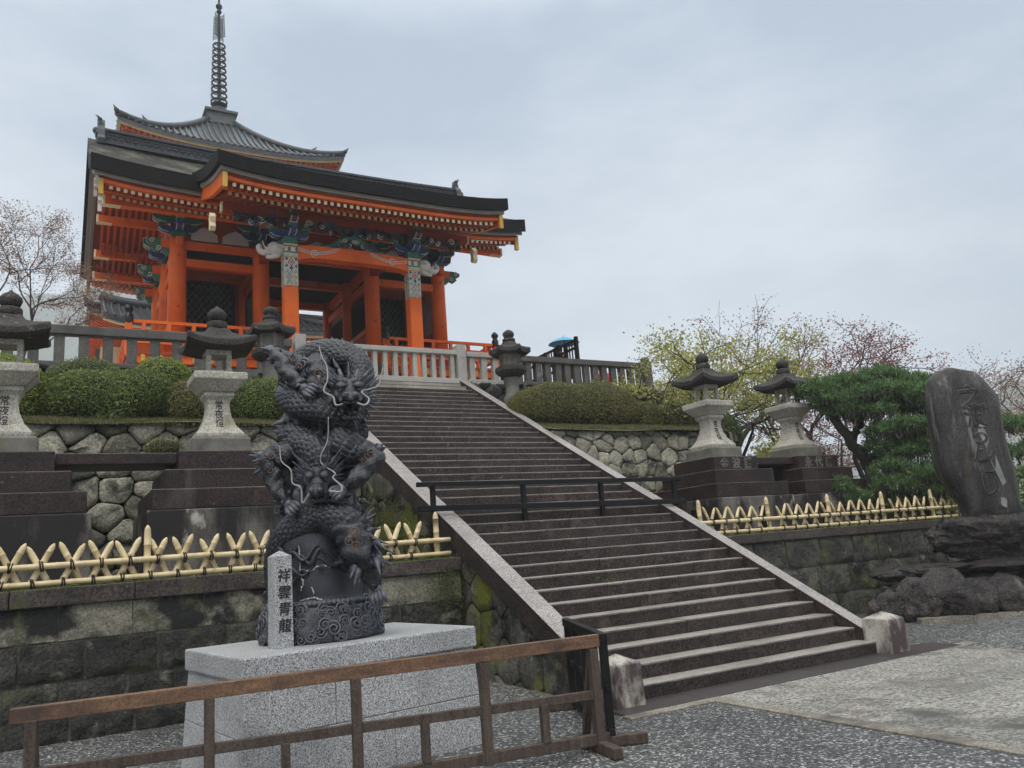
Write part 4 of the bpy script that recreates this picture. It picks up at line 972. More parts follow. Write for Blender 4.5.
# railing (koran)
def koran(runs, name='railing'):
    k_ = MB()
    for p, q in runs:
        p, q = np.array(p), np.array(q)
        for z, r_ in ((.84, .05), (.58, .035), (.26, .045)): k_.beam(p+[0, 0, z], q+[0, 0, z], r_*1.8, r_*1.8)
        n = max(1, int(np.linalg.norm(q-p)/1.15))
        for i in range(n+1): c = p+(q-p)*i/n; k_.bx(c[0]-.045, c[0]+.045, c[1]-.045, c[1]+.045, c[2], c[2]+.58)
        m_ = n*2
        for i in range(m_): c = p+(q-p)*(i+.5)/m_; k_.bx(c[0]-.05, c[0]+.05, c[1]-.05, c[1]+.05, c[2]+.6, c[2]+.82)
    return k_.build(name, 'vermilion', g)
koran([((-7.6, 16.05, FZ), (-3.75, 16.05, FZ)), ((-7.6, 16.05, FZ), (-7.6, 23.4, FZ))])
koran([((-.25, 16.05, FZ), (3.6, 16.05, FZ)), ((3.6, 16.05, FZ), (3.6, 23.4, FZ))])
def giboshi(x, y, z):
    b = MB(); b.bx(x-.09, x+.09, y-.09, y+.09, z, z+.92); o = b.build('railing_post', 'vermilion', g, bevel=.01)
    b = MB(); b.lathe([(.1, .9), (.115, .94), (.115, 1.14), (.08, 1.18), (.075, 1.22), (.12, 1.28), (.12, 1.34), (.08, 1.4), (.015, 1.46)], 14, (x, y, z)); b.build('post_cap', 'black_lacquer', o)
for x, y in ((-7.66, 16.02), (3.67, 16.02), (-3.7, 16.02), (-.28, 16.02)): giboshi(x, y, FZ-.15)
# flight of steps up through the porch with sloping rails
b = MB()
for i in range(6): b.bx(-3.5, -.48, 14.42+i*.27, 16.0, ZC+.12+i*.24, ZC+.12+(i+1)*.24)
b.build('porch_steps', 'wood_brown', g)
for x in (-3.62, -.36):
    b = MB(); 
    b.beam((x, 14.3, ZC+.3), (x, 16.05, FZ-.05), .12, .3)
    for dz in (.45, .68): b.tube(spline([(x, 16.0, FZ+dz+.12), (x, 15.4, FZ+dz-.3), (x, 14.8, FZ+dz-.8), (x, 14.4, FZ+dz-1.0), (x, 14.1, FZ+dz-.92)], 16), .045, 8)
    for y in (14.5, 15.2): b.bx(x-.05, x+.05, y-.05, y+.05, ZC+.15, FZ-1.0+(y-14.2)*.72+.55)
    b.build('stair_railing', 'vermilion', g)
# columns
for y in CY:
    for x in CX:
        b = MB(); b.lathe([(.255, FZ), (.255, 11.2), (.235, 11.6)], 24, (x, y, 0)); o = b.build('column', 'vermilion', g)
        b = MB(); b.lathe([(.4, ZC+.14), (.36, ZC+.3), (.3, ZC+.34), (.27, FZ-.1)], 16, (x, y, 0)); b.build('column_base', 'granite_pale', o)
        if y == CY[0]:
            b = MB()
            for zz in (11.0, 9.4): b.lathe([(.03, 0), (.03, .03)], 8, (x, y-.26, zz))
            b.build('nail_cover', 'black_lacquer', o)
# tie beams
b = MB()
for y in CY: b.bx(-6.75, 2.75, y-.09, y+.09, 11.28, 11.55)
for x in CX: b.bx(x-.088, x+.088, 16.95, 22.65, 11.282, 11.548)
split(b, 'head_beam', 'vermilion', g, .01)
b = MB()
for xa, xb in ((CX[0], CX[1]), (CX[2], CX[3])):
    for y in (17.4, 22.2):
        b.bx(xa+.2, xb-.2, y-.12, y+.12, 10.72, 10.98); b.bx(xa+.2, xb-.2, y-.1, y+.1, 8.02, 8.2)
    b.bx(xa+.2, xb-.2, 19.7, 19.9, 11.16, 11.28)
for x in CX:
    for ya, yb in ((17.4, 19.8), (19.8, 22.2)):
        b.bx(x-.115, x+.115, ya+.2, yb-.2, 10.722, 10.978); b.bx(x-.1, x+.1, ya+.2, yb-.2, 9.2, 9.38); b.bx(x-.1, x+.1, ya+.2, yb-.2, 8.02, 8.2)
split(b, 'wall_rail', 'vermilion', g, .01)
b = MB()
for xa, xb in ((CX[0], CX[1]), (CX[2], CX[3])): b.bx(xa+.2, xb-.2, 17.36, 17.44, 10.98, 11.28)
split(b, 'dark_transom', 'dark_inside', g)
b = MB()
for x in (CX[0], CX[3]):
    for ya, yb in ((17.4, 19.8), (19.8, 22.2)): b.bx(x-.03, x+.03, ya+.2, yb-.2, 9.38, 10.72); b.bx(x-.03, x+.03, ya+.2, yb-.2, 10.98, 11.28)
split(b, 'plaster_panel', 'plaster', g)
b = MB()
for x in (CX[0], CX[3]):
    for ya, yb in ((17.4, 19.8), (19.8, 22.2)): b.bx(x-.035, x+.035, ya+.2, yb-.2, 8.2, 9.2)
split(b, 'wainscot', 'vermilion_dark', g)
# lattice windows: in the side bays and along the passage
def lattice(P, U, V, w, h, nm='lattice_window'):
    """P centre, U,V unit axes; dark opening, vermilion frame, green diagonal grid"""
    P, U, V = np.array(P, float), np.array(U, float), np.array(V, float); N = np.cross(U, V)
    fn = lambda a, b_, d: P+U*a+V*b_+N*d
    f = MB(); fw = .1
    for a0, a1, b0, b1 in ((-w/2-fw, w/2+fw, h/2, h/2+fw), (-w/2-fw, w/2+fw, -h/2-fw, -h/2), (-w/2-fw, -w/2, -h/2, h/2), (w/2, w/2+fw, -h/2, h/2)):
        f.prism([(a0, b0), (a1, b0), (a1, b1), (a0, b1)], fn, -.06, .06)
    o = f.build(nm, 'black_lacquer', g)
    k = MB(); k.prism([(-w/2, -h/2), (w/2, -h/2), (w/2, h/2), (-w/2, h/2)], fn, -.05, -.045); k.build('dark_opening', 'dark_inside', o)
    k = MB(); s_ = .2
    for sg in (1, -1):
        c = -w-h
        while c < w+h:
            pts = []
            for (a, b_) in ((-w/2, None), (w/2, None), (None, -h/2), (None, h/2)):
                if a is not None:
                    bb = sg*1.35*(a)+c
                    if -h/2 <= bb <= h/2: pts.append((a, bb))
                else:
                    aa = (b_-c)/(sg*1.35)
                    if -w/2 <= aa <= w/2: pts.append((aa, b_))
            if len(pts) >= 2 and math.dist(pts[0], pts[1]) > .05: k.beam(fn(*pts[0], .012*sg), fn(*pts[1], .012*sg), .026, .026, up=tuple(N))
            c += s_*1.35
    k.build('diagonal_grid', 'lattice_green', o)
for xa, xb in ((CX[0], CX[1]), (CX[2], CX[3])):
    lattice(((xa+xb)/2+(.02), 19.74, 9.78), (1, 0, 0), (0, 0, 1), 1.5, 2.55)
    b = MB(); b.bx(xa+.2, (xa+xb)/2-.84, 19.72, 19.8, 8.0, 11.16); b.bx((xa+xb)/2+.88, xb-.2, 19.72, 19.8, 8.0, 11.16); b.bx(xa+.2, xb-.2, 19.73, 19.79, 8.0, 8.42); split(b, 'panel_wall', 'vermilion_dark', g)
for x, sg in ((CX[1], 1), (CX[2], -1)):
    for yc in (18.6, 21.0):
        lattice((x+sg*.0, yc, 9.95), (0, -sg*1.0, 0), (0, 0, 1), 1.6, 1.1)
        b = MB(); b.bx(x-.05, x+.05, yc-1.0, yc+1.0, 8.2, 9.2); split(b, 'panel_wall', 'vermilion_dark', g)
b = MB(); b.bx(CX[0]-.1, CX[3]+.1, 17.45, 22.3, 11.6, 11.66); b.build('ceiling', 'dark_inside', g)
# painted bracket sets
def carved(b, c, d, mis, amp=1):
    """cluster of painted cloud brackets: boat-shaped arms with blocks"""
    pass
def bracket(x, y, z, sc=1.0, along='x', tiers=2):
    t_ = MB(); 
    t_.box((x, y, z+.1*sc), (.4*sc, .4*sc, .2*sc), 0, 2, 1.0)
    zc = z+.2*sc
    for k in range(tiers):
        L_ = (1.15+.35*k)*sc
        for ax in ('x', 'y'):
            prof = [(-L_/2, .2), (-L_/2, .11), (-L_/2+.1*sc, .03), (-L_/2+.28*sc, 0), (L_/2-.28*sc, 0), (L_/2-.1*sc, .03), (L_/2, .11), (L_/2, .2)]
            o_ = .0 if ax == 'x' else .003
            fn = (lambda a, b_, d: (x+a, y+d, zc+b_*sc+o_)) if ax == 'x' else (lambda a, b_, d: (x+d, y+a, zc+b_*sc+o_))
            t_.prism(prof, fn, -.085*sc-o_, .085*sc+o_, 0 if k == 0 else 1)
            e_ = [(a*1.0, b_) for a, b_ in prof]
            for s_ in (-1, 1):
                for dd in (-.09*sc, .09*sc):
                    pts = [fn(a, b_+.0, dd+(.004 if dd > 0 else -.004)) for a, b_ in (prof[1:4] if s_ < 0 else prof[4:7])]
                    t_.tube(pts, .016*sc, 4, 3)
            for q in (-L_/2+.1*sc, 0, L_/2-.1*sc):
                c_ = (x+q, y, zc+.27*sc) if ax == 'x' else (x, y+q, zc+.27*sc)
                t_.box(c_, (.22*sc-o_, .22*sc-o_, .13*sc), 0, 2)
                t_.box((c_[0], c_[1], c_[2]+.045*sc), (.23*sc, .23*sc, .025*sc), 0, 3)
        zc += .34*sc
    return t_
for x in CX:
    for y in (CY[0], CY[2]): bracket(x, y, 11.602, .95, tiers=2).build('bracket', ['paint_blue', 'paint_green', 'paint_green', 'paint_white'], g)
    bracket(x, CY[1], 11.602, 1.0, tiers=2).build('bracket', ['paint_blue', 'paint_green', 'paint_green', 'paint_white'], g)
# beam ends carved as clouds on the gable side, green and white
for x, s_ in ((CX[0], -1), (CX[3], 1)):
    for y in CY:
        b = MB(); prof = [(.2, 11.56), (.75, 11.56), (.88, 11.48), (.84, 11.38), (.68, 11.36), (.74, 11.24), (.62, 11.14), (.46, 11.2), (.36, 11.08), (.2, 11.08)]
        b.prism(prof, lambda a, c, d: (x+s_*a, y+d, c), -.07, .07)
        for q in ((.72, 11.46), (.55, 11.26)): spiral(b, (x+s_*q[0], y-.075, q[1]), (0, -1, 0), .085, 1.4, .2, mi=1, raise_=.1)
        b.build('carved_beam_end', ['paint_green', 'paint_white'], g)
b = MB()
for i, (xa, xb) in enumerate(zip(CX[:-1], CX[1:])):
    for y in (CY[0], CY[2]):
        w = xb-xa; n_ = 2 if i != 1 else 3
        for k in range(n_):
            c = xa+.3+(k+.5)*(w-.6)/n_; h_ = (w-.6)/n_*.43
            b.prism([(c-h_, 11.62), (c+h_, 11.62), (c+h_*.95, 11.86), (c+h_*.5, 11.98), (c, 12.08), (c-h_*.5, 11.98), (c-h_*.95, 11.86)], lambda a, q, d: (a, y+d, q), -.04, .04)
split(b, 'plaster_strut_panel', 'plaster', g)
b = MB(); b.bx(CX[0]-.2, CX[3]+.2, 17.44, 17.5, 11.58, 12.5); b.bx(CX[0]-.2, CX[3]+.2, 22.1, 22.16, 11.58, 12.5); split(b, 'frieze', 'vermilion_dark', g)
# purlins: front, wall and ridge lines, running out under the gable overhangs
ZR = lambda y: 12.22+(4.5-abs(y-19.8))*.0   # placeholder level of the eaves underside
def rooftop(y):     # height of the bark surface
    t = 1-abs(y-19.8)/4.5
    return 12.72+2.75*(.62*t+.38*t*t)
LIFT = lambda x: .27*abs((x-GX+.05)/6.75)**4
x0_, x1_ = -8.72, 4.82
for y in (16.55, 17.4, 18.6, 19.8, 21.0, 22.2, 23.05):
    z = rooftop(y)-.95 if abs(y-19.8) < 2.6 else rooftop(y)-.98
    b = MB(); b.bx(-8.3, 4.4, y-.11, y+.11, z-.26, z); o = b.build('purlin', 'vermilion', g, bevel=.01)
    b = MB()
    for x in (-8.33, 4.43): b.bx(x-.03, x+.03, y-.12, y+.12, z-.27, z+.01)
    for xa, xb in ((-8.36, -7.9), (4.0, 4.46)): b.bx(xa, xb, y-.114, y+.114, z-.264, z-.255)
    split(b, 'purlin_cap', 'cream', o)
# roof of layered bark
def roof_shell(ys, ztop, x0, x1, thick, lift, nx=40, mats=(0, 1, 2), inset=0):
    b = MB(); xs = np.linspace(x0, x1, nx)
    top = [[(x, y, ztop(y)+lift(x)) for x in xs] for y in ys]; bot = [[(x, y, ztop(y)+lift(x)-thick(y)) for x in xs] for y in ys]
    b.grid(top, mats[0], True); b.grid([r_[::-1] for r_ in bot], mats[2], True)
    n = len(ys)
    for k in (0, n-1): b.grid([bot[k], top[k]] if k == 0 else [top[k], bot[k]], mats[1])
    b.grid([[top[i][0] for i in range(n)], [bot[i][0] for i in range(n)]], mats[1]); b.grid([[bot[i][-1] for i in range(n)], [top[i][-1] for i in range(n)]], mats[1])
    return b
ys = list(np.linspace(15.3, 19.8, 18))+list(np.linspace(19.8, 24.3, 18))[1:]
rs = roof_shell(ys, rooftop, x0_, x1_, lambda y: .46, LIFT); roof = rs.build('roof', ['bark', 'bark_edge', 'bark_edge'], g)
ys2 = list(np.linspace(15.4, 24.2, 33))
roof_shell(ys2, lambda y: rooftop(y)-.462, x0_+.1, x1_-.1, lambda y: .13, LIFT, mats=(0, 0, 0)).build('roof_board', 'board_grey', roof)
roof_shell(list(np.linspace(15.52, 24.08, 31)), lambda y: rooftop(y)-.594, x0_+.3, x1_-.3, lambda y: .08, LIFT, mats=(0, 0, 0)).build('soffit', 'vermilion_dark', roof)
# rafters in two tiers with pale ends
def rafters(xa, xb, yt, zt, yb, slope, sp, w, h, lift, name, sgn=1):
    b = MB(); n = int((xb-xa)/sp)
    for i in range(n+1):
        x = xa+i*(xb-xa)/n; z = zt+lift(x)
        b.beam((x, yt, z), (x, yb, z+slope*abs(yb-yt)), w, h)
        b.m[-1] = 0
        d = -sgn*.012
        b.box((x, yt+d/2, z), (w+.006, .016, h+.006), 0, 1)
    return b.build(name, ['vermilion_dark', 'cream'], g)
for yy, sg in ((15.62, 1), (23.98, -1)):
    rafters(-8.2, 4.3, yy, 11.98, yy+sg*1.1, .3, .18, .085, .095, LIFT, 'flying_rafters', sg)
    rafters(-8.1, 4.2, yy+sg*.66, 12.03, yy+sg*2.3, .4, .18, .085, .1, LIFT, 'base_rafters', sg)
def ribbon(b, xs, y, zf, w, h):     # one long board following the curve of the eave
    b.grid([[(x, y+dy*w/2, zf(x)+dz*h/2) for x in xs] for dy, dz in ((-1, -1), (-1, 1), (1, 1), (1, -1), (-1, -1))])
xs = np.linspace(-8.4, 4.5, 30)
for yy, zz, w, h in ((15.58, 12.09, .12, .1), (24.02, 12.09, .12, .1), (16.22, 12.145, .1, .09), (23.38, 12.145, .1, .09)):
    b = MB(); ribbon(b, xs, yy, lambda x: zz+LIFT(x), w, h); b.build('eave_fascia', 'vermilion', g)
# sloping rafters seen under both gable overhangs
for x in [-8.15+i*.2 for i in range(10)]+[2.45+i*.2 for i in range(10)]:
    ya = np.linspace(16.9, 19.8, 8)
    for ys_ in (ya, 39.6-ya):
        b = MB(); b.grid([[(x+dx*.04, y, rooftop(y)-.72+LIFT(x)+dz*.05) for y in ys_] for dx, dz in ((-1, -1), (-1, 1), (1, 1), (1, -1), (-1, -1))])
        b.build('gable_rafter', 'vermilion', g)
# barge boards and hanging ornaments
for x, s_ in ((-8.45, -1), (4.55, 1)):
    b = MB(); ya = np.linspace(15.5, 24.1, 30)
    P = [[(x+d, y, rooftop(y)-.6-k*.36+LIFT(x)) for y in ya] for d, k in ((-.05, 0), (-.05, 1), (.05, 1), (.05, 0), (-.05, 0))]
    b.grid(P, 0); b.build('barge_board', 'board_grey', g)
    b = MB()
    for y in (15.52, 24.08): b.bx(x-.06, x+.06, y-.02, y+.1, 11.68+LIFT(x), 12.14+LIFT(x))
    split(b, 'barge_board_cap', 'ochre', g)
    b = MB()
    for y, z in ((15.9, 11.62), (19.8, 13.8))[0 if s_ < 0 else 1:]:
        b.prism([(0, .35), (.16, .2), (.1, .02), (.15, -.12), (.05, -.22), (.05, -.5), (-.05, -.5), (-.05, -.22), (-.15, -.12), (-.1, .02), (-.16, .2)], lambda a, c, d: (x+d, y+a*.8, z+.3+c*.75), -.05, .05)
    split(b, 'gable_pendant', 'paint_white', g)
b = MB()
for x in (CX[0], CX[3]):
    ya = np.linspace(17.4, 22.2, 21); b.grid([[(x, y, 11.55) for y in ya], [(x, y, rooftop(y)-.8) for y in ya]])
split(b, 'gable_wall', 'plaster', g)
b = MB()
for x in (CX[0], CX[3]):
    s_ = -1 if x < 0 else 1
    for z, yh in ((12.3, 2.0), (13.1, 1.3)): b.bx(x-.09, x+.09, 19.8-yh, 19.8+yh, z, z+.26)
    b.bx(x-.088, x+.088, 19.68, 19.92, 12.5, 14.4)
    for yy in (18.6, 21.0): b.bx(x-.086, x+.086, yy-.12, yy+.12, 11.6, 12.32)
split(b, 'gable_beam', 'vermilion', g)
# ridge: tile box with end tiles
rg = MB()
zr = rooftop(19.8)-.1
xs = np.linspace(-8.3, 4.4, 40); cur = lambda x: .13*abs((x-GX)/6.4)**2.5
for dy, z0, z1 in ((.3, 0, .1), (.2, .1, .46), (.26, .46, .53)):
    P = [[(x, 19.8+sy*dy, zr+zz+cur(x)) for x in xs] for sy, zz in ((-1, z0), (-1, z1), (1, z1), (1, z0), (-1, z0))]
    rg.grid(P); rg.grid([[P[i][0] for i in (0, 1)], [P[i][0] for i in (3, 2)]]); rg.grid([[P[i][-1] for i in (0, 1)], [P[i][-1] for i in (3, 2)]])
pts = [(x, 19.8, zr+.57+cur(x)) for x in xs]; rg.tube(pts, .1, 8)
for k in range(3):
    for i in range(62):
        x = -8.25+i*.205+(k % 2)*.1
        for sy in (-1, 1): rg.tube([(x-.09, 19.8+sy*.205, zr+.17+k*.1+cur(x)), (x, 19.8+sy*.23, zr+.13+k*.1+cur(x)), (x+.09, 19.8+sy*.205, zr+.17+k*.1+cur(x))], .014, 4)
ridge = rg.build('ridge', 'tile', roof)
for x, s_ in ((-8.35, -1), (4.45, 1)):
    b = MB(); prof = [(-.42, -.1), (-.46, .1), (-.34, .3), (-.3, .55), (-.2, .72), (-.09, .8), (-.05, 1.0), (0, 1.12), (.05, 1.0), (.09, .8), (.2, .72), (.3, .55), (.34, .3), (.46, .1), (.42, -.1)]
    b.prism(prof, lambda a, c, d: (x+d, 19.8+a, zr+.12+c*.85), -.11, .11)
    for sy in (-1, 1): spiral(b, (x+s_*.12, 19.8+sy*.26, zr+.37), (s_, 0, 0), .14, 1.4, .22)
    b.lathe([(.001, -.14), (.12, -.08), (.15, 0), (.12, .08), (.001, .14)], 10, (x+s_*.1, 19.8, zr+.65))
    for sy in (-1, 1): flame(b, (x, 19.8+sy*.12, zr+.98), (s_*.55, sy*.3, 1), .2, .05, (s_, 0, .2))
    flame(b, (x, 19.8, zr+1.05), (s_*.7, 0, 1), .25, .06, (s_, 0, .4)); b.build('ridge_end_tile', 'tile', roof)

# ---- porch
KX = [-3.82, -.18]; KY = 13.9
kt0 = lambda y: np.interp(y, [11.9, 12.6, 13.5, 14.4, 15.3, 16.3, 17.3, 18.3, 18.8], [11.68, 11.82, 12.05, 12.34, 12.70, 13.0, 13.5, 14.0, 14.3])
kt = lambda y: kt0(y) if y <= 15.3 else rooftop(y)-.03
KL = lambda x: .2*abs((x+1.95)/4.1)**4
ysk = list(np.linspace(11.9, 16.2, 18))
pr = roof_shell(ysk, kt, -6.05, 2.15, lambda y: .36, KL).build('porch_roof', ['bark', 'bark_edge', 'bark_edge'], g)
ysb = list(np.linspace(12.0, 15.6, 12))
roof_shell(ysb, lambda y: kt(y)-.362, -5.95, 2.05, lambda y: .12, KL, mats=(0, 0, 0)).build('porch_roof_board', 'board_grey', pr)
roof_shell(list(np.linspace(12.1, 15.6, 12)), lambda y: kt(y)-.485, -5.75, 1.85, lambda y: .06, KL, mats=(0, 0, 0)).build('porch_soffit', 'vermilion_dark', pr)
def krafters(yt, zt, yb, slope, name):
    return rafters(-5.6, 1.7, yt, zt, yb, slope, .175, .08, .09, KL, name)
krafters(12.2, 11.0, 13.3, .27, 'porch_flying_rafters'); krafters(12.8, 11.04, 14.2, .36, 'porch_base_rafters')
krafters(14.2, 11.55, 16.6, .44, 'porch_inner_rafters')
xs = np.linspace(-5.8, 1.9, 20)
for yy, z in ((12.16, 11.11), (12.76, 11.15)):
    b = MB(); ribbon(b, xs, yy, lambda x: z+KL(x), .11, .09); b.build('porch_fascia', 'vermilion', g)
for x, s_ in ((-5.85, -1), (1.95, 1)):
    b = MB(); ya = np.linspace(12.1, 15.9, 14)
    P = [[(x+d, y, kt(y)-.485-k*.34+KL(x)) for y in ya] for d, k in ((-.05, 0), (-.05, 1), (.05, 1), (.05, 0), (-.05, 0))]; b.grid(P, 0); b.build('porch_barge_board', 'vermilion', g)
    b = MB(); b.bx(x-.055, x+.055, 12.02, 12.1, 10.8+KL(x), 11.2+KL(x)); split(b, 'barge_board_cap', 'ochre', g)
    b = MB(); b.prism([(0, .3), (.13, .15), (.08, 0), (.12, -.12), (.04, -.2), (-.04, -.2), (-.12, -.12), (-.08, 0), (-.13, .15)], lambda a, c, d: (x+d, 13.9+a, 10.75+c), -.07, .07); b.build('gable_pendant', 'cream', g)
b = MB(); b.bx(-5.6, 1.7, KY-.11, KY+.11, 11.13, 11.36); o = b.build('porch_purlin', 'vermilion_dark', g, bevel=.01)
b = MB(); 
for x in (-5.62, 1.72): b.bx(x-.02, x+.02, KY-.12, KY+.12, 11.12, 11.37)
split(b, 'purlin_cap', 'cream', o)
# porch columns with painted brocade heads
for x in KX:
    b = MB(); b.box((x, KY, (ZC+.14+9.15)/2), (.38, .38, 9.15-ZC-.14)); col_ = b.build('porch_column', 'vermilion', g, bevel=.035)
    b = MB(); b.box((x, KY, 9.15+.62), (.384, .384, 1.24)); w_ = b.build('brocade', 'brocade_ground', col_, bevel=.035)
    bands = MB()
    for k, (z, mi) in enumerate(((10.3, 0), (10.12, 2), (9.98, 3))): bands.box((x, KY, z), (.392, .392, .035), 0, mi)
    cols = [0, 1, 2, 3, 4]
    for side in range(4):
        ux, uy = [(1, 0), (0, 1), (-1, 0), (0, -1)][side]; nx, ny = uy, -ux
        fnp = lambda a, c, d: (x+ux*a+nx*(.192+d), KY+uy*a+ny*(.192+d), c)
        def diamond(a, z, s_, mi, d): bands.prism([(a-s_*.75, z), (a, z-s_), (a+s_*.75, z), (a, z+s_)], fnp, -.002, d, mi)
        for k in range(9):
            z = 9.22+k*.085
            for j in (-1, 0, 1) if k % 2 == 0 else (-.5, .5):
                a = j*.11; mi = [0, 1, 2, 3][(k*2+int(j*2)) % 4]
                if k < 5: diamond(a, z, .052, mi, .004); diamond(a, z, .024, 4, .007)
        diamond(0, 9.83, .13, 0, .004); diamond(0, 9.83, .085, 4, .007); diamond(0, 9.83, .05, 0, .01)
        for j in (-1, 1): diamond(j*.13, 9.92, .06, 1, .004); diamond(j*.13, 9.72, .06, 2, .004)
        diamond(0, 9.66, .07, 1, .005)
        for j in range(4): bands.prism([(-.15+j*.1-.03, 10.15), (-.15+j*.1+.03, 10.15), (-.15+j*.1+.03, 10.27), (-.15+j*.1-.03, 10.27)], fnp, -.002, .004, 2 if j % 2 else 5)
    bands.build('brocade_pattern', ['paint_red', 'paint_blue', 'paint_green', 'ochre', 'paint_white', 'cream'], col_)
    b = MB(); b.box((x, KY, ZC+.2), (.62, .62, .14)); b.build('column_base', 'granite_pale', col_, bevel=.02)
    bracket(x, KY, 10.39, .92, tiers=2).build('bracket', ['paint_blue', 'paint_purple', 'paint_green', 'paint_white'], g)
# rainbow beam between the porch columns
b = MB(); L_ = KX[1]-KX[0]-.38; xm = (KX[0]+KX[1])/2; top, bot = [], []
for i in range(25):
    q = i/24*2-1; top.append((xm+q*L_/2, 10.36+.06*(1-q*q))); bot.append((xm+q*L_/2, 9.92+.13*(1-abs(q)**6)))
b.prism(bot+top[::-1], lambda a, c, d: (a, KY+d, c), -.16, .16)
o = b.build('rainbow_beam', 'vermilion', g)
b = MB()
for s_ in (-1, 1):
    for q in (.34, ): spiral(b, (xm+s_*(L_/2-.48), KY-.165, 10.17), (0, -1, 0), .13, 1.6, .13, s_, raise_=.05)
    for dz in (0, .06):
        pts = [(xm+s_*(L_/2-.02-t), KY-.167, 10.28-dz-.1*math.sin(t*3.2)+.05*t) for t in np.linspace(0, 1.15, 14)]; b.tube(pts, .016, 5)
split(b, 'white_scroll', 'paint_white', o)
# carved frog-leg strut and cloud carving over the rainbow beam
b = MB(); xm2 = xm
for s_ in (-1, 1):
    pts = spline([(xm2, KY, 10.86), (xm2+s_*.25, KY, 10.78), (xm2+s_*.5, KY, 10.58), (xm2+s_*.75, KY, 10.48), (xm2+s_*.95, KY, 10.46)], 14); b.tube(pts, np.linspace(.12, .05, 14), 8)
for k in range(30):
    x = rng.uniform(-.7, .7); spiral(b, (xm2+x, KY-.06, 10.5+rng.uniform(0, .3)*(1-abs(x))), (0, -1, .1), rng.uniform(.05, .1), 1.4, .25, rng.choice([-1, 1]), mi=int(rng.integers(0, 4)), raise_=.3)
b.build('frog_leg_strut', ['paint_green', 'paint_blue', 'paint_white', 'paint_purple'], g)
b = MB(); b.bx(-5.3, 1.4, KY-.1, KY+.1, 10.92, 11.128, 0)
for k in range(150):
    x = rng.uniform(-5.3, 1.4)
    spiral(b, (x, KY-.12, 10.98+rng.uniform(-.14, .14)), (rng.normal()*.2, -1, .1), rng.uniform(.05, .11), 1.4, .25, rng.choice([-1, 1]), mi=int(rng.choice([0, 0, 1, 2, 3, 3, 4])), raise_=.3)
b.build('carved_frieze', ['paint_purple', 'paint_blue', 'paint_green', 'bark_edge', 'paint_white'], g)
# white elephant heads on the outer side of each porch column
for x, s_ in ((KX[0], -1), (KX[1], 1)):
    b = MB(); X_ = lambda a: x+s_*a
    def blb(c, r_): b.lathe([(r_*math.sin(math.pi*i/8)+.001, -r_*math.cos(math.pi*i/8)) for i in range(9)], 12, c)
    b.tube([(X_(.18), KY, 10.2), (X_(.4), KY, 10.22), (X_(.56), KY, 10.2)], [.16, .19, .14], 12); blb((X_(.42), KY, 10.26), .17)
    b.tube(spline([(X_(.5), KY, 10.2), (X_(.68), KY, 10.1), (X_(.8), KY, 10.14), (X_(.84), KY, 10.25), (X_(.78), KY, 10.3)], 16), np.linspace(.11, .045, 16), 10)
    b.tube(spline([(X_(.3), KY, 10.08), (X_(.5), KY, 9.99), (X_(.64), KY, 9.98)], 8), np.linspace(.09, .05, 8), 8)
    for sy in (-1, 1):
        b.tube(spline([(X_(.55), KY+sy*.1, 10.14), (X_(.7), KY+sy*.12, 10.22), (X_(.76), KY+sy*.12, 10.4)], 8), np.linspace(.03, .008, 8), 6)
        b.lathe([(.001, -.015), (.13, -.01), (.15, 0), (.13, .01), (.001, .015)], 12, (X_(.28), KY+sy*.17, 10.24)) ; blb((X_(.5), KY+sy*.14, 10.29), .025)
    b.build('elephant_head', 'paint_white', g)
# curved beams tying porch to gate
for x in KX:
    b = MB(); P = spline([(x, KY+.2, 10.25), (x, 14.8, 10.55), (x, 15.9, 11.0), (x, 17.2, 11.2)], 16)
    for a, c in zip(P[:-1], P[1:]): b.beam(a, c, .22, .36)
    b.build('tie_beam', 'vermilion_dark', g)

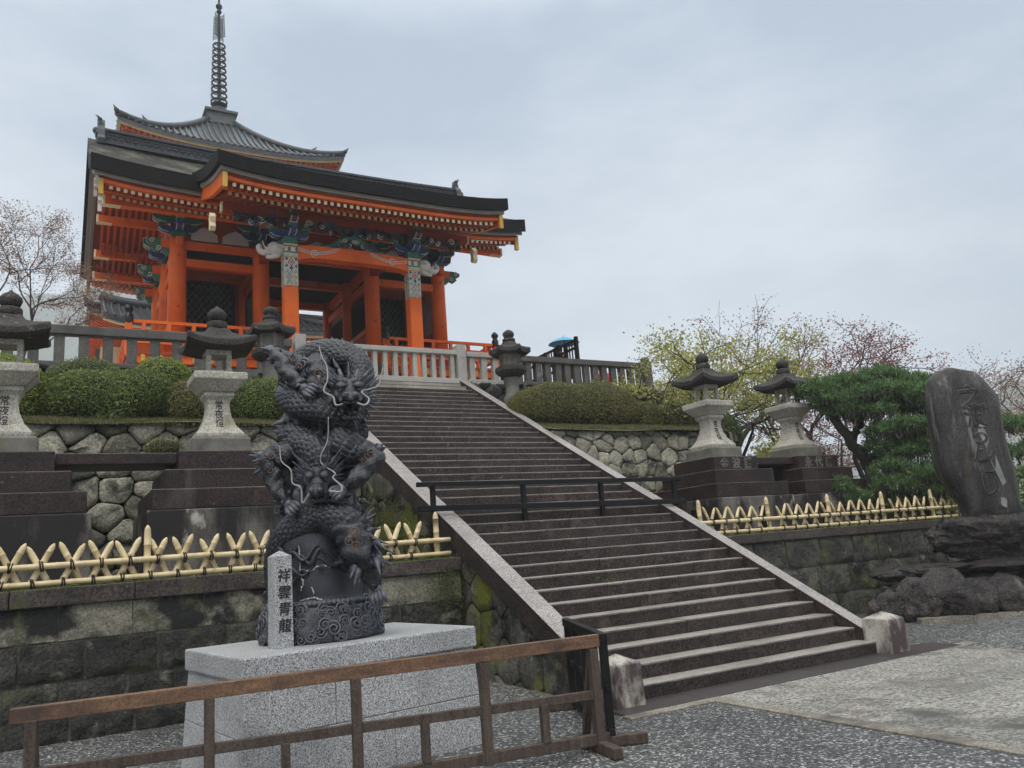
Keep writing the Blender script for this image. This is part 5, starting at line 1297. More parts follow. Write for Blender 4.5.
# ================================================================ pagoda beyond the gate
pg = thing('pagoda', 'three storeyed vermilion pagoda with tiled roofs and a tall ringed bronze spire behind the gate', 'pagoda', (-1.24, 40, ZC))
PC = (-1.24, 40.0)
def pyramid_roof(zE, half, rise, inner, name):
    """square tiled roof: four concave slopes, tile rows, hips and rafters"""
    t = MB(); n = 34; lf = lambda u: .55*abs(u)**3
    surf = lambda u, v: (half*(1-v)+inner*v, zE+lf(u)*(1-v)**2+rise*(.55*v+.45*v*v))     # v 0 eave..1 top ; u -1..1
    def P(side, u, v, dz=0):
        h, z = surf(u, v); a, d = u*h, -h
        k = side*math.pi/2; return (PC[0]+a*math.cos(k)-d*math.sin(k), PC[1]+a*math.sin(k)+d*math.cos(k), z+dz)
    for s_ in range(4):
        t.grid([[P(s_, u, v) for u in np.linspace(-1, 1, 25)] for v in np.linspace(0, 1, 10)])
        t.grid([[P(s_, u, 0, -.22) for u in np.linspace(-1, 1, 25)], [P(s_, u, 0) for u in np.linspace(-1, 1, 25)]])
        N = int(2*half/.34)
        for i in range(N):
            a = -half+(i+.5)*2*half/N
            vmax = min(1, (half-abs(a))/(half-inner)) if abs(a) > inner else 1
            vs_ = np.linspace(0, max(.02, vmax), 9)
            pts = []
            for v in vs_:
                h = half*(1-v)+inner*v; pts.append(P(s_, max(-1, min(1, a/h)), v, .05))
            t.tube(pts, .085, 6)
        for k in range(2):
            pts = [P(s_, -1, v, .16+.02*k) for v in np.linspace(0.02, 1, 10)]
        t.tube([P(s_, -1, v, .14) for v in np.linspace(.0, 1, 12)], .2, 8)
        for v0 in (.0, .28): flame(t, P(s_, -1, v0, .2), np.array(P(s_, -1, 0, .55))-np.array(P(s_, -1, .1, 0)), .42, .13, (0, 0, 1))
    o = t.build(name, 'tile', pg)
    e = MB(); r_ = MB()
    for s_ in range(4):
        e.grid([[P(s_, u, .03, -.24) for u in np.linspace(-1, 1, 25)], [P(s_, u, .0, -.22) for u in np.linspace(-1, 1, 25)]])
        e.grid([[P(s_, u, .03, -.36) for u in np.linspace(-1, 1, 25)], [P(s_, u, .03, -.24) for u in np.linspace(-1, 1, 25)]])
        r_.grid([[(P(s_, u, .04, -.36)) for u in np.linspace(-1, 1, 25)][::-1], [P(s_, u*.98, .5, -1.3) for u in np.linspace(-1, 1, 25)][::-1]])
        for i in range(int(2*half/.3)):
            a = -1+(i+.5)*2/int(2*half/.3); q, w_ = P(s_, a, .05, -.46), P(s_, a*.98, .5, -1.38); r_.beam(q, w_, .11, .13)
    e.build('eave_board', 'cream', o); r_.build('rafters', 'vermilion', o)
half0 = 5.9
pyramid_roof(24.15, half0, 4.15, .75, 'top_roof'); pyramid_roof(19.6, 6.6, 2.2, 2.6, 'middle_roof'); pyramid_roof(13.6, 7.0, 2.2, 2.9, 'lower_roof')
for z0, z1, h in ((ZC, 13.4, 3.1), (14.5, 19.4, 2.8), (20.4, 25.4, 2.5)):
    b = MB(); b.bx(PC[0]-h, PC[0]+h, PC[1]-h, PC[1]+h, z0, z1); o = b.build('storey', 'plaster', pg)
    b = MB()
    for k in range(4):
        for s_ in range(4):
            a = -h+k*2*h/3; x, y = [(a, -h), (h, a), (-a, h), (-h, -a)][s_]; b.lathe([(.2, z0), (.2, z1)], 10, (PC[0]+x, PC[1]+y, 0))
    for z in (z0+.4, (z0+z1)/2, z1-.9): b.bx(PC[0]-h-.1, PC[0]+h+.1, PC[1]-h-.1, PC[1]+h+.1, z, z+.25)
    b.build('frame', 'vermilion', o)
sp = MB(); z = 28.2
sq(sp, [(.95, z), (.95, z+.12), (.82, z+.14), (.8, z+.75), (.95, z+.8), (.95, z+.95), (.6, z+1.0)], (PC[0], PC[1], 0)); sp.build('spire_base', 'bronze_green', pg)
sp = MB(); sp.lathe([(.55, 0), (.6, .15), (.5, .4), (.25, .5), (.35, .6), (.5, .72), (.2, .75), (.09, .8), (.08, 5.6), (.06, 9.2), (.03, 9.6)], 16, (PC[0], PC[1], z+1.0)); spo = sp.build('spire_mast', 'bronze_dark', pg)
for k in range(10):
    zz = z+1.95+k*.432; R0 = .47-.012*k; b = MB(); pts = 20
    b.lathe([(R0-.05, -.05), (R0+.0, -.06), (R0+.04, 0), (R0+.0, .06), (R0-.05, .05)], 20, (PC[0], PC[1], zz))
    b.f = [f for f in b.f if len(f) == 4]; b.m = b.m[:len(b.f)]; b.s = b.s[:len(b.f)]
    for j in range(4):
        a = R(90*j+20); b.beam((PC[0], PC[1], zz), (PC[0]+R0*math.cos(a), PC[1]+R0*math.sin(a), zz), .04, .05)
    for j in range(8):
        a = R(45*j+22); b.lathe([(.02, -.17), (.035, -.13), (.02, -.07)], 6, (PC[0]+(R0+.02)*math.cos(a), PC[1]+(R0+.02)*math.sin(a), zz))
    b.build('spire_ring', 'bronze_dark', pg)
b = MB()
for j in range(4):
    a = R(45+90*j)
    for k in range(16):
        zz = z+6.4+k*.1; b.beam((PC[0]+.1*math.cos(a), PC[1]+.1*math.sin(a), zz), (PC[0]+(.42-.004*k)*math.cos(a), PC[1]+(.42-.004*k)*math.sin(a), zz+.03), .03, .03)
    b.beam((PC[0]+.43*math.cos(a), PC[1]+.43*math.sin(a), z+6.35), (PC[0]+.36*math.cos(a), PC[1]+.36*math.sin(a), z+8.05), .03, .03)
b.build('water_flame', 'bronze_green', pg)
b = MB()
for zz, r_ in ((8.27, .16), (8.65, .2)): b.lathe([(r_*math.sin(math.pi*i/8)+.002, -r_*math.cos(math.pi*i/8)) for i in range(9)], 12, (PC[0], PC[1], z+zz))
b.build('jewel', 'bronze_dark', pg)

# ================================================================ low tiled halls behind the gate
def ypl(px, py, Y):
    v = _f+_r*(px-512)/CAM_F-_u*(py-384)/CAM_F; return CAM_C+v*((Y-CAM_C[1])/v[1])
def hall(label, x0, x1, y0, y1, ze, zr_, wall):
    t = thing('tiled_hall', label, 'hall', ((x0+x1)/2, (y0+y1)/2, ZC)); ym = (y0+y1)/2
    f = lambda y: ze+(zr_-ze)*(lambda q: .65*q+.35*q*q)(1-abs(y-ym)/((y1-y0)/2))
    up_ = lambda x: .3*abs((x-(x0+x1)/2)/((x1-x0)/2))**4
    b = MB(); xs = np.linspace(x0, x1, 24); ys = np.linspace(y0, y1, 17)
    b.grid([[(x, y, f(y)+up_(x)) for x in xs] for y in ys]); b.grid([[(x, y, f(y)+up_(x)-.2) for x in xs[::-1]] for y in ys])
    for k in (0, -1): b.grid([[(xs[k], y, f(y)+up_(xs[k])-.2) for y in ys], [(xs[k], y, f(y)+up_(xs[k])) for y in ys]]); b.grid([[(x, ys[k], f(ys[k])+up_(x)-.2) for x in xs], [(x, ys[k], f(ys[k])+up_(x)) for x in xs]])
    for i in range(int((x1-x0)/.32)):
        x = x0+.16+i*.32; b.tube([(x, y, f(y)+up_(x)+.03) for y in ys], .075, 5)
    b.tube([(x, ym, zr_+up_(x)+.15) for x in xs], .25, 8); o = b.build('roof', 'tile', t)
    b = MB(); b.grid([[(x, y, f(y)+up_(x)-.32) for x in np.linspace(x0+.2, x1-.2, 12)] for y in np.linspace(y0+.15, y1-.15, 9)]); b.grid([[(x, y0+.1, f(y0)+up_(x)-.34) for x in xs], [(x, y0+.1, f(y0)+up_(x)-.2) for x in xs]]); b.build('eave_board', 'cream', o)
    b = MB(); b.bx(x0+1, x1-1, y0+1, y1-1, ZC, ze+.1); b.build('wall', wall, t); return t
q = ypl(106, 306, 30); q2 = ypl(340, 330, 36)
hall('low tiled hall with a vermilion wall seen behind the left side of the gate', float(q[0])-.1, float(q[0])+6, 30, 38, float(q[2])-.55, float(q[2])+1.3, 'vermilion')
hall('low tiled hall seen through the passage of the gate', float(q2[0])-7, float(q2[0])+6, 36, 46, float(q2[2])-.35, float(q2[2])+2.0, 'plaster')
# ================================================================ stone lanterns
def lantern_roof(b, half, z0, h, n=14, sides=4, thick=.1, lift=.09, neck=.17):
    """sweeping roof with raised corners; sides 4 or 6"""
    rows = []; N = sides*n
    def rad(j, ext, q=0):
        a = 2*math.pi/sides; th = (j/n)*a; loc = (th % a)-a/2
        return th-a/2+(0 if sides == 6 else math.pi/4-math.pi/4), ext*math.cos(a/2)/math.cos(loc), abs(loc)/(a/2)
    prof = [(.55, -.015), (.97, -.02), (1.0, .0), (1.0, thick*.75), (.97, thick), (.8, thick+h*.16), (.6, thick+h*.38), (.42, thick+h*.66), (neck/half, thick+h)]
    vs = []
    for e, z in prof:
        for j in range(N):
            th, rr, cnr = rad(j, half*e/math.cos(math.pi/sides))
            k = 1 if e > .5 else 0
            vs.append((rr*math.cos(th)*(1+.05*cnr**4*k), rr*math.sin(th)*(1+.05*cnr**4*k), z0+z+lift*(cnr**3)*max(0, (e-.45)/.55)))
    m_ = len(prof)
    fs = [(i*N+j, i*N+(j+1) % N, (i+1)*N+(j+1) % N, (i+1)*N+j) for i in range(m_-1) for j in range(N)]
    fs += [tuple(range(N-1, -1, -1)), tuple((m_-1)*N+j for j in range(N))]
    b.add(vs, fs, 0, False)
    return
def tall_lantern(label, inscr):
    t = thing('stone_lantern', label, 'stone lantern', (0, 0, 0), 'tall waisted stone lanterns flanking the stairs')
    b = MB(); sq(b, [(.5, 0), (.5, .2), (.47, .235)]); b.build('base_slab', 'lantern_mid', t, bevel=.02)
    b = MB(); sq(b, [(.40, .235), (.41, .27), (.41, .3), (.37, .34), (.29, .43), (.225, .56), (.195, .68), (.19, .76), (.205, .83), (.25, .88), (.262, .89), (.262, .94), (.25, .95)]); o = b.build('shaft', 'lantern_pale', t, bevel=.012)
    ys = [(.29, .43), (.225, .56), (.195, .68), (.19, .76), (.205, .83)]
    def front(zc):
        return lambda x, y, d: (x, -np.interp(zc+y, [.3, .34, .43, .56, .68, .76, .83], [.41, .37, .29, .225, .195, .19, .205])-d, zc+y)
    for i, ch in enumerate(inscr): text(ch, .15, 'lantern_dark', 'character', o, front(.7-i*.145), .002, thick=.003)
    b = MB(); sq(b, [(.27, .952), (.3, .97), (.42, 1.09), (.465, 1.125), (.465, 1.22), (.44, 1.24), (.26, 1.245)]); b.build('platform', 'lantern_pale', t, bevel=.012)
    b = MB(); w = .225
    sq(b, [(w+.015, 1.247), (w+.015, 1.3)])
    for sx in (-1, 1):
        for sy in (-1, 1): b.box((sx*(w-.045), sy*(w-.045), 1.42), (.09, .09, .24))
    sq(b, [(w, 1.54), (w, 1.62)]); b.build('fire_box', 'lantern_pale', t, bevel=.01)
    b = MB(); lantern_roof(b, .585, 1.63, .26); b.build('roof', 'lantern_dark', t, bevel=.008, seg=1)
    b = MB(); b.lathe([(.17, 0), (.185, .02), (.185, .1), (.16, .125), (.12, .135)], 20, (0, 0, 1.985)); b.build('neck_ring', 'lantern_dark', t)
    b = MB(); b.lathe([(.1, 0), (.15, .03), (.178, .09), (.17, .14), (.12, .19), (.05, .225), (.015, .26)], 20, (0, 0, 2.115)); b.build('jewel', 'lantern_dark', t)
    for o_ in list(t.children)+[q for c_ in t.children for q in c_.children]:
        if o_.data.get('slim') is None:
            o_.data['slim'] = 1
            for v_ in o_.data.vertices: v_.co.x *= .83; v_.co.y *= .83
    return t
LZ = 3.385
labs = ['tall waisted stone lantern cut off by the left border, on the leftmost pedestal',
        'tall waisted stone lantern with a pale shaft standing directly left of the dragon statue',
        'tall waisted stone lantern right of the stairs, the one nearer the staircase',
        'tall waisted stone lantern right of the stairs, the one nearer the pine tree']
pl = ['stepped dark stone pedestal at the left border of the photo', 'stepped dark stone pedestal rising left behind the dragon statue', 'stepped dark stone pedestal right beside the staircase with carved characters', 'stepped dark stone pedestal with carved characters next to the pine tree']
XS = [-9.88, -7.12, 3.0, 5.5]
l0 = tall_lantern(labs[0], '常夜燈')
l0.location = (XS[0], 5.6, LZ)
for i in (1, 2, 3): dup(l0, (XS[i], 5.6, LZ-(.17 if i > 1 else 0)), 0, labs[i])
def pedestal(label):
    t = thing('lantern_pedestal', label, 'pedestal', (0, 0, 0), 'stepped dark pedestals of the tall lanterns')
    b = MB(); b.box((0, 0, -1.36), (2.12, 2.12, 1.0)); b.build('footing', 'pedestal_stained', t, bevel=.02)
    for h, z0, z1 in ((1.0, -.86, -.575), (.82, -.575, -.29), (.62, -.29, 0)):
        b = MB(); b.box((0, 0, (z0+z1)/2), (2*h, 2*h, z1-z0-.002)); b.build('tier', 'pedestal_dark', t, bevel=.018)
    return t
p0 = pedestal(pl[0]); p0.location = (XS[0], 5.6, LZ)
peds = [p0]+[dup(p0, (XS[i], 5.6, LZ-(.17 if i > 1 else 0)), 0, pl[i]) for i in (1, 2, 3)]
for k, ws in ((2, '金波講'), (3, '永代講')):      # carved, paler characters on the upper tier of the right pedestals
    c = peds[k].location
    for i, ch in enumerate(ws):
        text(ch, .25, 'lantern_mid', 'character', peds[k], lambda x, y, d, i=i, c=c: (c[0]-.33+.33*i+x, c[1]-.62-d, c[2]-.235+y), .004, thick=.004)
for xa, xb, lab in ((-9.26, -7.74, 'dark stone beam bridging the two lantern pedestals on the left'), (3.62, 4.88, 'dark stone beam bridging the two lantern pedestals on the right')):
    b = MB(); zq = LZ-(.17 if xa > 0 else 0); b.bx(xa+.003, xb-.003, 5.15, 5.95, zq-.17, zq-.01); tag(b.build('stone_beam', 'pedestal_dark', None, ((xa+xb)/2, 5.5, LZ-.17), bevel=.015), lab, 'stone beam')
def small_lantern(label, rot=0):
    t = thing('stone_lantern', label, 'stone lantern', (0, 0, 0), 'small hexagonal stone lanterns at the stair head')
    hexp = lambda b, prof, sm=False: b.lathe(prof, 6, (0, 0, 0), 0, sm, R(30))
    b = MB(); b.lathe([(.26, -.2), (.25, .2), (.2, .28), (.18, .34), (.175, .62), (.2, .7), (.19, .74)], 20); b.build('shaft', 'lantern_mid', t)
    b = MB(); hexp(b, [(.2, .742), (.36, .82), (.42, .9), (.42, .99), (.38, 1.04), (.25, 1.045)]); b.build('platform', 'lantern_dark', t, bevel=.015)
    b = MB()
    for k in range(6):
        a = R(60*k+30); b.box((.235*math.cos(a), .235*math.sin(a), 1.2), (.11, .09, .3), a)
    hexp(b, [(.285, 1.047), (.285, 1.1)]); hexp(b, [(.285, 1.3), (.285, 1.36)])
    for k in (1, 2, 4, 5):
        a = R(60*k); b.box((.23*math.cos(a), .23*math.sin(a), 1.2), (.03, .2, .24), a)
    b.build('fire_box', 'lantern_mid', t, bevel=.006)
    b = MB(); lantern_roof(b, .46, 1.365, .22, 6, 6, .12, .05, .15); b.build('roof', 'lantern_dark', t, bevel=.008, seg=1)
    b = MB(); b.lathe([(.15, 0), (.17, .02), (.17, .08), (.1, .11), (.13, .14), (.155, .2), (.14, .26), (.08, .31), (.015, .34)], 16, (0, 0, 1.70)); b.build('jewel', 'lantern_dark', t)
    return t
s0 = small_lantern('small dark stone lantern at the right end of the stair head, beside the pale balustrade'); s0.location = (1.0, 10.5, 5.3)
s1 = dup(s0, (-5.18, 10.4, 5.38), .1, 'small dark stone lantern at the stair head, partly hidden behind the dragon statue')

# ================================================================ wooden barriers in the yard
t = thing('wooden_barrier', 'long weathered brown wooden barrier in the foreground before the statue base', 'barrier', (-7.4, -1.05, 0))
A, B = np.array([-9.45, -.70, 0]), np.array([-5.27, -1.37, 0])
dv = (B-A)/np.linalg.norm(B-A); nv = np.array([-dv[1], dv[0], 0])
zt = lambda k: .835+.02*k
b = MB(); b.beam(A+[0, 0, .835], B+[0, 0, .86], .065, .1); b.build('top_rail', 'wood_brown', t, bevel=.006)
Lb = np.linalg.norm(B-A)
b = MB(); b.beam(A+[0, 0, .47], B-dv*.06+[0, 0, .44], .05, .07); b.build('middle_rail', 'wood_grey', t, bevel=.005)
b = MB(); b.beam(A+[0, 0, .1], B+dv*.02+[0, 0, .10], .06, .085); b.build('bottom_rail', 'wood_grey', t, bevel=.006)
for k in (.03, .285, .525, .76, .985):
    q = A+dv*Lb*k; b = MB(); b.beam(q+[0, 0, .05], q+[0, 0, .8], .07, .085, up=tuple(nv)); b.build('post', 'wood_grey', t, bevel=.005)
for k in (.155, .405, .645, .875):
    q = A+dv*Lb*k; b = MB(); b.beam(q+[0, 0, .14], q+[0, 0, .43], .06, .075, up=tuple(nv)); b.build('short_post', 'wood_grey', t, bevel=.005)
for k in (.03, .985):
    q = A+dv*Lb*k
    b = MB(); b.beam(q-nv*.32+[0, 0, .045], q+nv*.32+[0, 0, .045], .085, .085); b.build('foot', 'wood_grey', t, bevel=.008)
    b = MB(); b.beam(q+nv*.26+[0, 0, .08], q+nv*.03+[0, 0, .78], .05, .06, up=tuple(dv)); b.build('brace', 'wood_grey', t, bevel=.005)
t = thing('wooden_barrier', 'short dark wooden barrier set at an angle towards the left foot of the stairs', 'barrier', (-4.8, -.4, 0))
A2, B2 = np.array([-5.16, -1.28, 0]), np.array([-4.5, .28, 0]); dv2 = (B2-A2)/np.linalg.norm(B2-A2); L2 = np.linalg.norm(B2-A2); nv2 = np.array([-dv2[1], dv2[0], 0])
for z, w, h, nm in ((.86, .07, .08, 'top_rail'), (.46, .045, .055, 'middle_rail'), (.1, .06, .085, 'bottom_rail')):
    b = MB(); b.beam(A2-dv2*.04+[0, 0, z], B2+dv2*.1+[0, 0, z], w, h); b.build(nm, 'wood_black', t, bevel=.006)
for k in (.0, .25, .5, .75, 1):
    q = A2+dv2*L2*k; b = MB(); b.beam(q+[0, 0, .05], q+[0, 0, .825], .055, .07, up=tuple(nv2)); b.build('post', 'wood_black', t, bevel=.005)
for k in (.0, 1):
    q = A2+dv2*L2*k; b = MB(); b.beam(q-nv2*.3+[0, 0, .045], q+nv2*.26+[0, 0, .045], .085, .085); b.build('foot', 'wood_grey', t, bevel=.008)

# ================================================================ stele on its rocks
def rock(b, c, d, seed, n=26, rough=.22, mi=0, flat=None, rz=0, strata=.0):
    g = np.random.default_rng(seed); k = g.normal(size=(14, 3))*2.2; ph = g.uniform(0, 6.28, 14); cut = g.normal(size=(9, 3)); cut /= np.linalg.norm(cut, axis=1, keepdims=True); cl = g.uniform(.62, .95, 9)
    vs = []; m_ = n*2
    for i in range(n+1):
        a = math.pi*i/n
        for j in range(m_):
            th = 2*math.pi*j/m_; v = np.array([math.sin(a)*math.cos(th), math.sin(a)*math.sin(th), math.cos(a)])
            s_ = 1.0
            for q in range(9):
                dt = v@cut[q]
                if dt > 1e-3: s_ = min(s_, cl[q]/dt)
            s_ *= 1+rough*.25*sum(math.sin(k[q]@v*1.6*(1+q*.35)+ph[q])/(1+q*.35) for q in range(14))*.35
            s_ *= 1+rough*.28*float(np.abs(fnoise((v*3+seed)[None, :]*np.array(d), 1.3)[0])-.3)
            p = v*s_*np.array(d)/2
            if strata: k_ = 1+strata*(((p[2]+.25*p[0]*.3)*7+seed) % 1.0-.5+.6*((p[2]*17+p[1]) % 1.0-.5)); p[0] *= k_; p[1] *= k_
            co, si = math.cos(rz), math.sin(rz); p = np.array([p[0]*co-p[1]*si, p[0]*si+p[1]*co, p[2]])
            if flat is not None and p[2] > flat: p[2] = flat+(p[2]-flat)*.12
            vs.append(p+np.array(c))
    fs = [(i*m_+j, (i+1)*m_+j, (i+1)*m_+(j+1) % m_, i*m_+(j+1) % m_) for i in range(n) for j in range(m_)]
    b.add(vs, fs, mi, True)
SD = 14.6
sc_ = sight(978, 590, SD)
rp = thing('rock_platform', 'low platform of wet dark boulders with flat slabs on top at the right border', 'rock platform', (float(sc_[0]), float(sc_[1]), 0))
k = 0
for px, w, h in ((893, .5, .55), (920, .75, .75), (951, .8, .85), (983, .65, .65), (1010, .8, .7), (1050, .9, .8), (1095, .9, .75), (936, .5, .35), (967, .5, .35), (998, .45, .3), (878, .4, .4), (905, .35, .3)):
    p = sight(px, 616, 13.85+.25*rng.uniform()); b = MB(); rock(b, (p[0], p[1], h*.38), (w*1.15, w*1.1, h*1.15), 40+k, rough=.3, rz=rng.uniform(0, 3)); b.build('boulder', 'rock_wet', rp); k += 1
for px, dpt, w, dd, h, zz in ((940, 14.6, 1.5, 1.2, .24, .78), (1003, 14.5, 1.7, 1.25, .25, .8), (1085, 14.4, 2.0, 1.3, .25, .78), (898, 14.7, .9, .9, .26, .72), (985, 15.4, 3.2, 1.6, .5, .72)):
    p = sight(px, 580, dpt); b = MB(); rock(b, (p[0], p[1], zz), (w, dd, h), 70+k, n=36, rough=.4, flat=.08, rz=-YAW, strata=.03); b.build('slab', 'rock_wet', rp); k += 1
p = sight(998, 538, 14.7); b = MB(); rock(b, (p[0], p[1], 1.3), (2.3, 1.5, 1.05), 93, 60, rough=.4, rz=-YAW, flat=.32, strata=.03)
tag(b.build('base_rock', 'rock_wet', None, (float(p[0]), float(p[1]), .9)), 'large dark layered rock carrying the inscribed standing stone', 'rock')
M['cut_edge'] = mat('cut_edge', (.26, .25, .23), (.13, .12, .11), 4, .7, .4, 40)
# the standing stone: outline at its own distance, thick, leaning a little
outl = [(968.9, 371.4), (983.6, 382.8), (993.4, 395.9), (996.6, 408.9), (999.9, 421.9), (1006.4, 448.0), (1012.9, 474.1), (1017.8, 496.9), (1021.1, 513.2), (1021.7, 521.4), (995.0, 524.7), (969.6, 523.0), (965.6, 513.2), (959.1, 500.2), (943.5, 480.6), (936.3, 461.1), (931.4, 435.0), (927.2, 412.2), (925.9, 392.6), (928.2, 379.6), (939.6, 369.8), (951.0, 368.2)]
ste = thing('standing_stone', 'tall dark standing stone with flowing engraved characters at the right border', 'stele', tuple(sight(990, 520, SD)))
pts = np.array([((sight(x, y, SD)-sight(990, 520, SD))@RH, (sight(x, y, SD)-sight(990, 520, SD))[2]) for x, y in outl])
pts = spline(np.vstack([pts, pts[:1]]), 110)[:-1]
cen = np.array([pts[:, 0].mean(), pts[:, 1].mean()]); o3 = sight(990, 520, SD)
def ste_pt(a, z, d): return o3+RH*a+UPV*z+TW*d
b = MB(); rings = []
for s_, d in ((.3, -.30), (.8, -.28), (.95, -.2), (1.0, -.04), (1.0, .06), (.975, .15), (.92, .19), (.85, .225), (.78, .24), (.7, .245), (.6, .245), (.5, .245), (.4, .245), (.3, .245), (.2, .245), (.1, .245), (.03, .245)):
    q = cen+(pts-cen)*s_; rings.append([ste_pt(a, z, d+.03*math.sin(a*5+z*2.1)+.02*math.sin(a*11-z*5)-.06*(a-cen[0])) for a, z in q])
n = len(pts); vs = [v for r_ in rings for v in r_]; K = len(rings)
b.add(vs, [(i*n+j, i*n+(j+1) % n, (i+1)*n+(j+1) % n, (i+1)*n+j) for i in range(K-1) for j in range(n)]+[tuple(range(n-1, -1, -1)), tuple((K-1)*n+j for j in range(n))], 0, True)
b.build('slab', 'stele', ste)
def ste_fn(px, py):
    p = sight(px, py, SD-.3)-o3; a0, z0 = p@RH, p[2]; lean = .12
    return lambda x, y, d: ste_pt(a0+x*1.0-y*lean, z0+y, .245+.03*math.sin((a0+x)*5+(z0+y)*2.1)+.02*math.sin((a0+x)*11-(z0+y)*5)-.06*(a0+x-cen[0])+d*1.2+.004)
for ch, px, py, s_ in (('之', 976, 399, .46), ('波', 979, 418, .44), ('ら', 983, 436, .42), ('ん', 986, 452, .4), ('こ', 989, 467, .36), ('り', 995, 488, .46)):
    text(ch, s_, 'cut_edge', 'cut_edge', ste, ste_fn(px, py+6), .011, thick=.006)
    text(ch, s_, 'ink', 'character', ste, ste_fn(px, py+6), .004, thick=.012)
b = MB()
q = [ste_fn(987, 458)(x*.1+.02*math.sin(9*y)+.12, y, 0.0) for x, y in ((-.9, .62), (.3, .7), (.6, .35), (.9, .0), (1.0, -.45), (.1, -.5), (-.4, -.1), (-.7, .2))]
q2 = [p-TW*.02 for p in q]; b.add(q+q2, [tuple(range(8)), tuple(range(15, 7, -1))]+[(i, (i+1) % 8, 8+(i+1) % 8, 8+i) for i in range(8)]); b.build('worn_patch', 'stele_patch', ste)
b = MB(); cf = ste_fn(1005, 502); b.prism([(.05*math.cos(q)+.012*math.sin(3*q), .09*math.sin(q)) for q in np.linspace(0, 2*math.pi, 15)[:-1]], lambda a, z, q: cf(a, z, q), -.01, .006); b.build('pale_chip', 'stele_patch', ste)

# ================================================================ clipped hedges
def hedge(name, label, cat, c, d, matl, n=9000, leaf=.045, sq_=3.0, seed=1, group=None, rz=0, lumpy=.1):
    g = np.random.default_rng(seed); k = g.normal(size=(8, 3))*2.0; ph = g.uniform(0, 6.28, 8)
    def surf(v):
        v = v/np.linalg.norm(v, axis=1, keepdims=True); a = np.abs(v)
        s_ = 1/((a[:, 0]**sq_+a[:, 1]**sq_+a[:, 2]**sq_)**(1/sq_))
        p = v*s_[:, None]*np.array(d)/2
        nn = np.sign(v)*(a*s_[:, None])**(sq_-1)/np.array(d); nn /= np.linalg.norm(nn, axis=1, keepdims=True)
        bump = sum(np.sin(p@k[q]*1.7+ph[q]) for q in range(8))/8
        return p+nn*(bump*lumpy)[:, None], nn
    v = g.normal(size=(n, 3)); v[:, 2] = np.where(v[:, 2] < 0, v[:, 2]*.75, v[:, 2]); v *= np.array(d)**.3
    p, nn = surf(v); p = p+nn*(g.normal(size=n)*.018+.01)[:, None]
    co, si = math.cos(rz), math.sin(rz); Rm = np.array([[co, -si, 0], [si, co, 0], [0, 0, 1]])
    p = p@Rm.T; nn = nn@Rm.T
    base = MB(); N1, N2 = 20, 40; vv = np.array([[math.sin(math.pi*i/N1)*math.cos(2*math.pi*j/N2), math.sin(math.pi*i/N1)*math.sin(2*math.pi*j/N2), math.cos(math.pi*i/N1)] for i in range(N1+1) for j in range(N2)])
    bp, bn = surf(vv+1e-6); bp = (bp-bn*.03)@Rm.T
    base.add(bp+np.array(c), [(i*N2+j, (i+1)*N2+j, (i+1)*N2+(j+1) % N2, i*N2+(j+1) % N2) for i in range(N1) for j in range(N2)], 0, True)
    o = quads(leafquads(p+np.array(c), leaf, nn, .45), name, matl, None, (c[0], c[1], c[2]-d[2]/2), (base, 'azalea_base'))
    return tag(o, label, cat, group)
H = 'clipped azalea mounds on the upper bank'
hedge('clipped_hedge', 'long clipped azalea hedge right of the stairs in front of the dark balustrade', 'hedge', (1.93, 9.1, 4.93), (3.5, 1.8, 1.28), 'azalea_brown', 42000, .04, 2.6, 1, lumpy=.16)
hedge('clipped_hedge', 'small round azalea bush at the right end of the long hedge', 'hedge', (3.95, 9.2, 4.7), (1.0, 1.3, .95), 'azalea_brown', 6000, .045, 2.4, 2)
hedge('clipped_hedge', 'brownish clipped hedge just behind the tall lantern nearer the stairs', 'hedge', (5.15, 9.3, 4.7), (1.7, 1.4, 1.0), 'azalea_brown', 9000, .045, 3, 3)
hedge('clipped_hedge', 'dark green clipped bush partly hidden by the tall lantern nearer the stairs', 'hedge', (6.3, 9.0, 4.3), (1.3, 1.5, 1.2), 'azalea', 7000, .045, 2.4, 4)
hedge('clipped_hedge', 'large green clipped azalea mound between the two tall lanterns on the left', 'hedge', (-8.5, 8.9, 4.88), (2.15, 1.6, 1.14), 'azalea', 24000, .04, 2.3, 5, lumpy=.2)
hedge('clipped_hedge', 'browner low azalea mound just left of the lantern beside the dragon', 'hedge', (-7.0, 8.85, 4.74), (1.15, 1.4, .92), 'azalea_brown', 12000, .042, 2.5, 6)
hedge('clipped_hedge', 'bright green azalea mound behind the lantern at the left border', 'hedge', (-10.1, 9.0, 4.92), (1.3, 1.6, 1.4), 'azalea_bright', 14000, .042, 2.6, 7)
hedge('clipped_hedge', 'clipped azalea mound between the lantern and the dragon statue', 'hedge', (-5.65, 9.0, 4.82), (1.3, 1.5, 1.1), 'azalea', 12000, .042, 2.6, 8)
hedge('round_bush', 'small bright green ball bush in front of the dark balustrade on the left', 'bush', (-7.4, 10.3, 5.62), (1.1, .9, .85), 'azalea_bright', 6000, .04, 2.2, 9)
hedge('round_bush', 'flat olive bush under the dark balustrade above the large azalea mound', 'bush', (-8.8, 10.4, 5.52), (1.4, .8, .85), 'azalea', 6000, .04, 2.2, 10)
hedge('moss_tuft', 'small brown moss tussock on a ledge of the boulder wall left of the lantern', 'tussock', (-7.72, 7.1, 3.72), (.5, .4, .3), 'azalea_brown', 1600, .03, 2.2, 11)
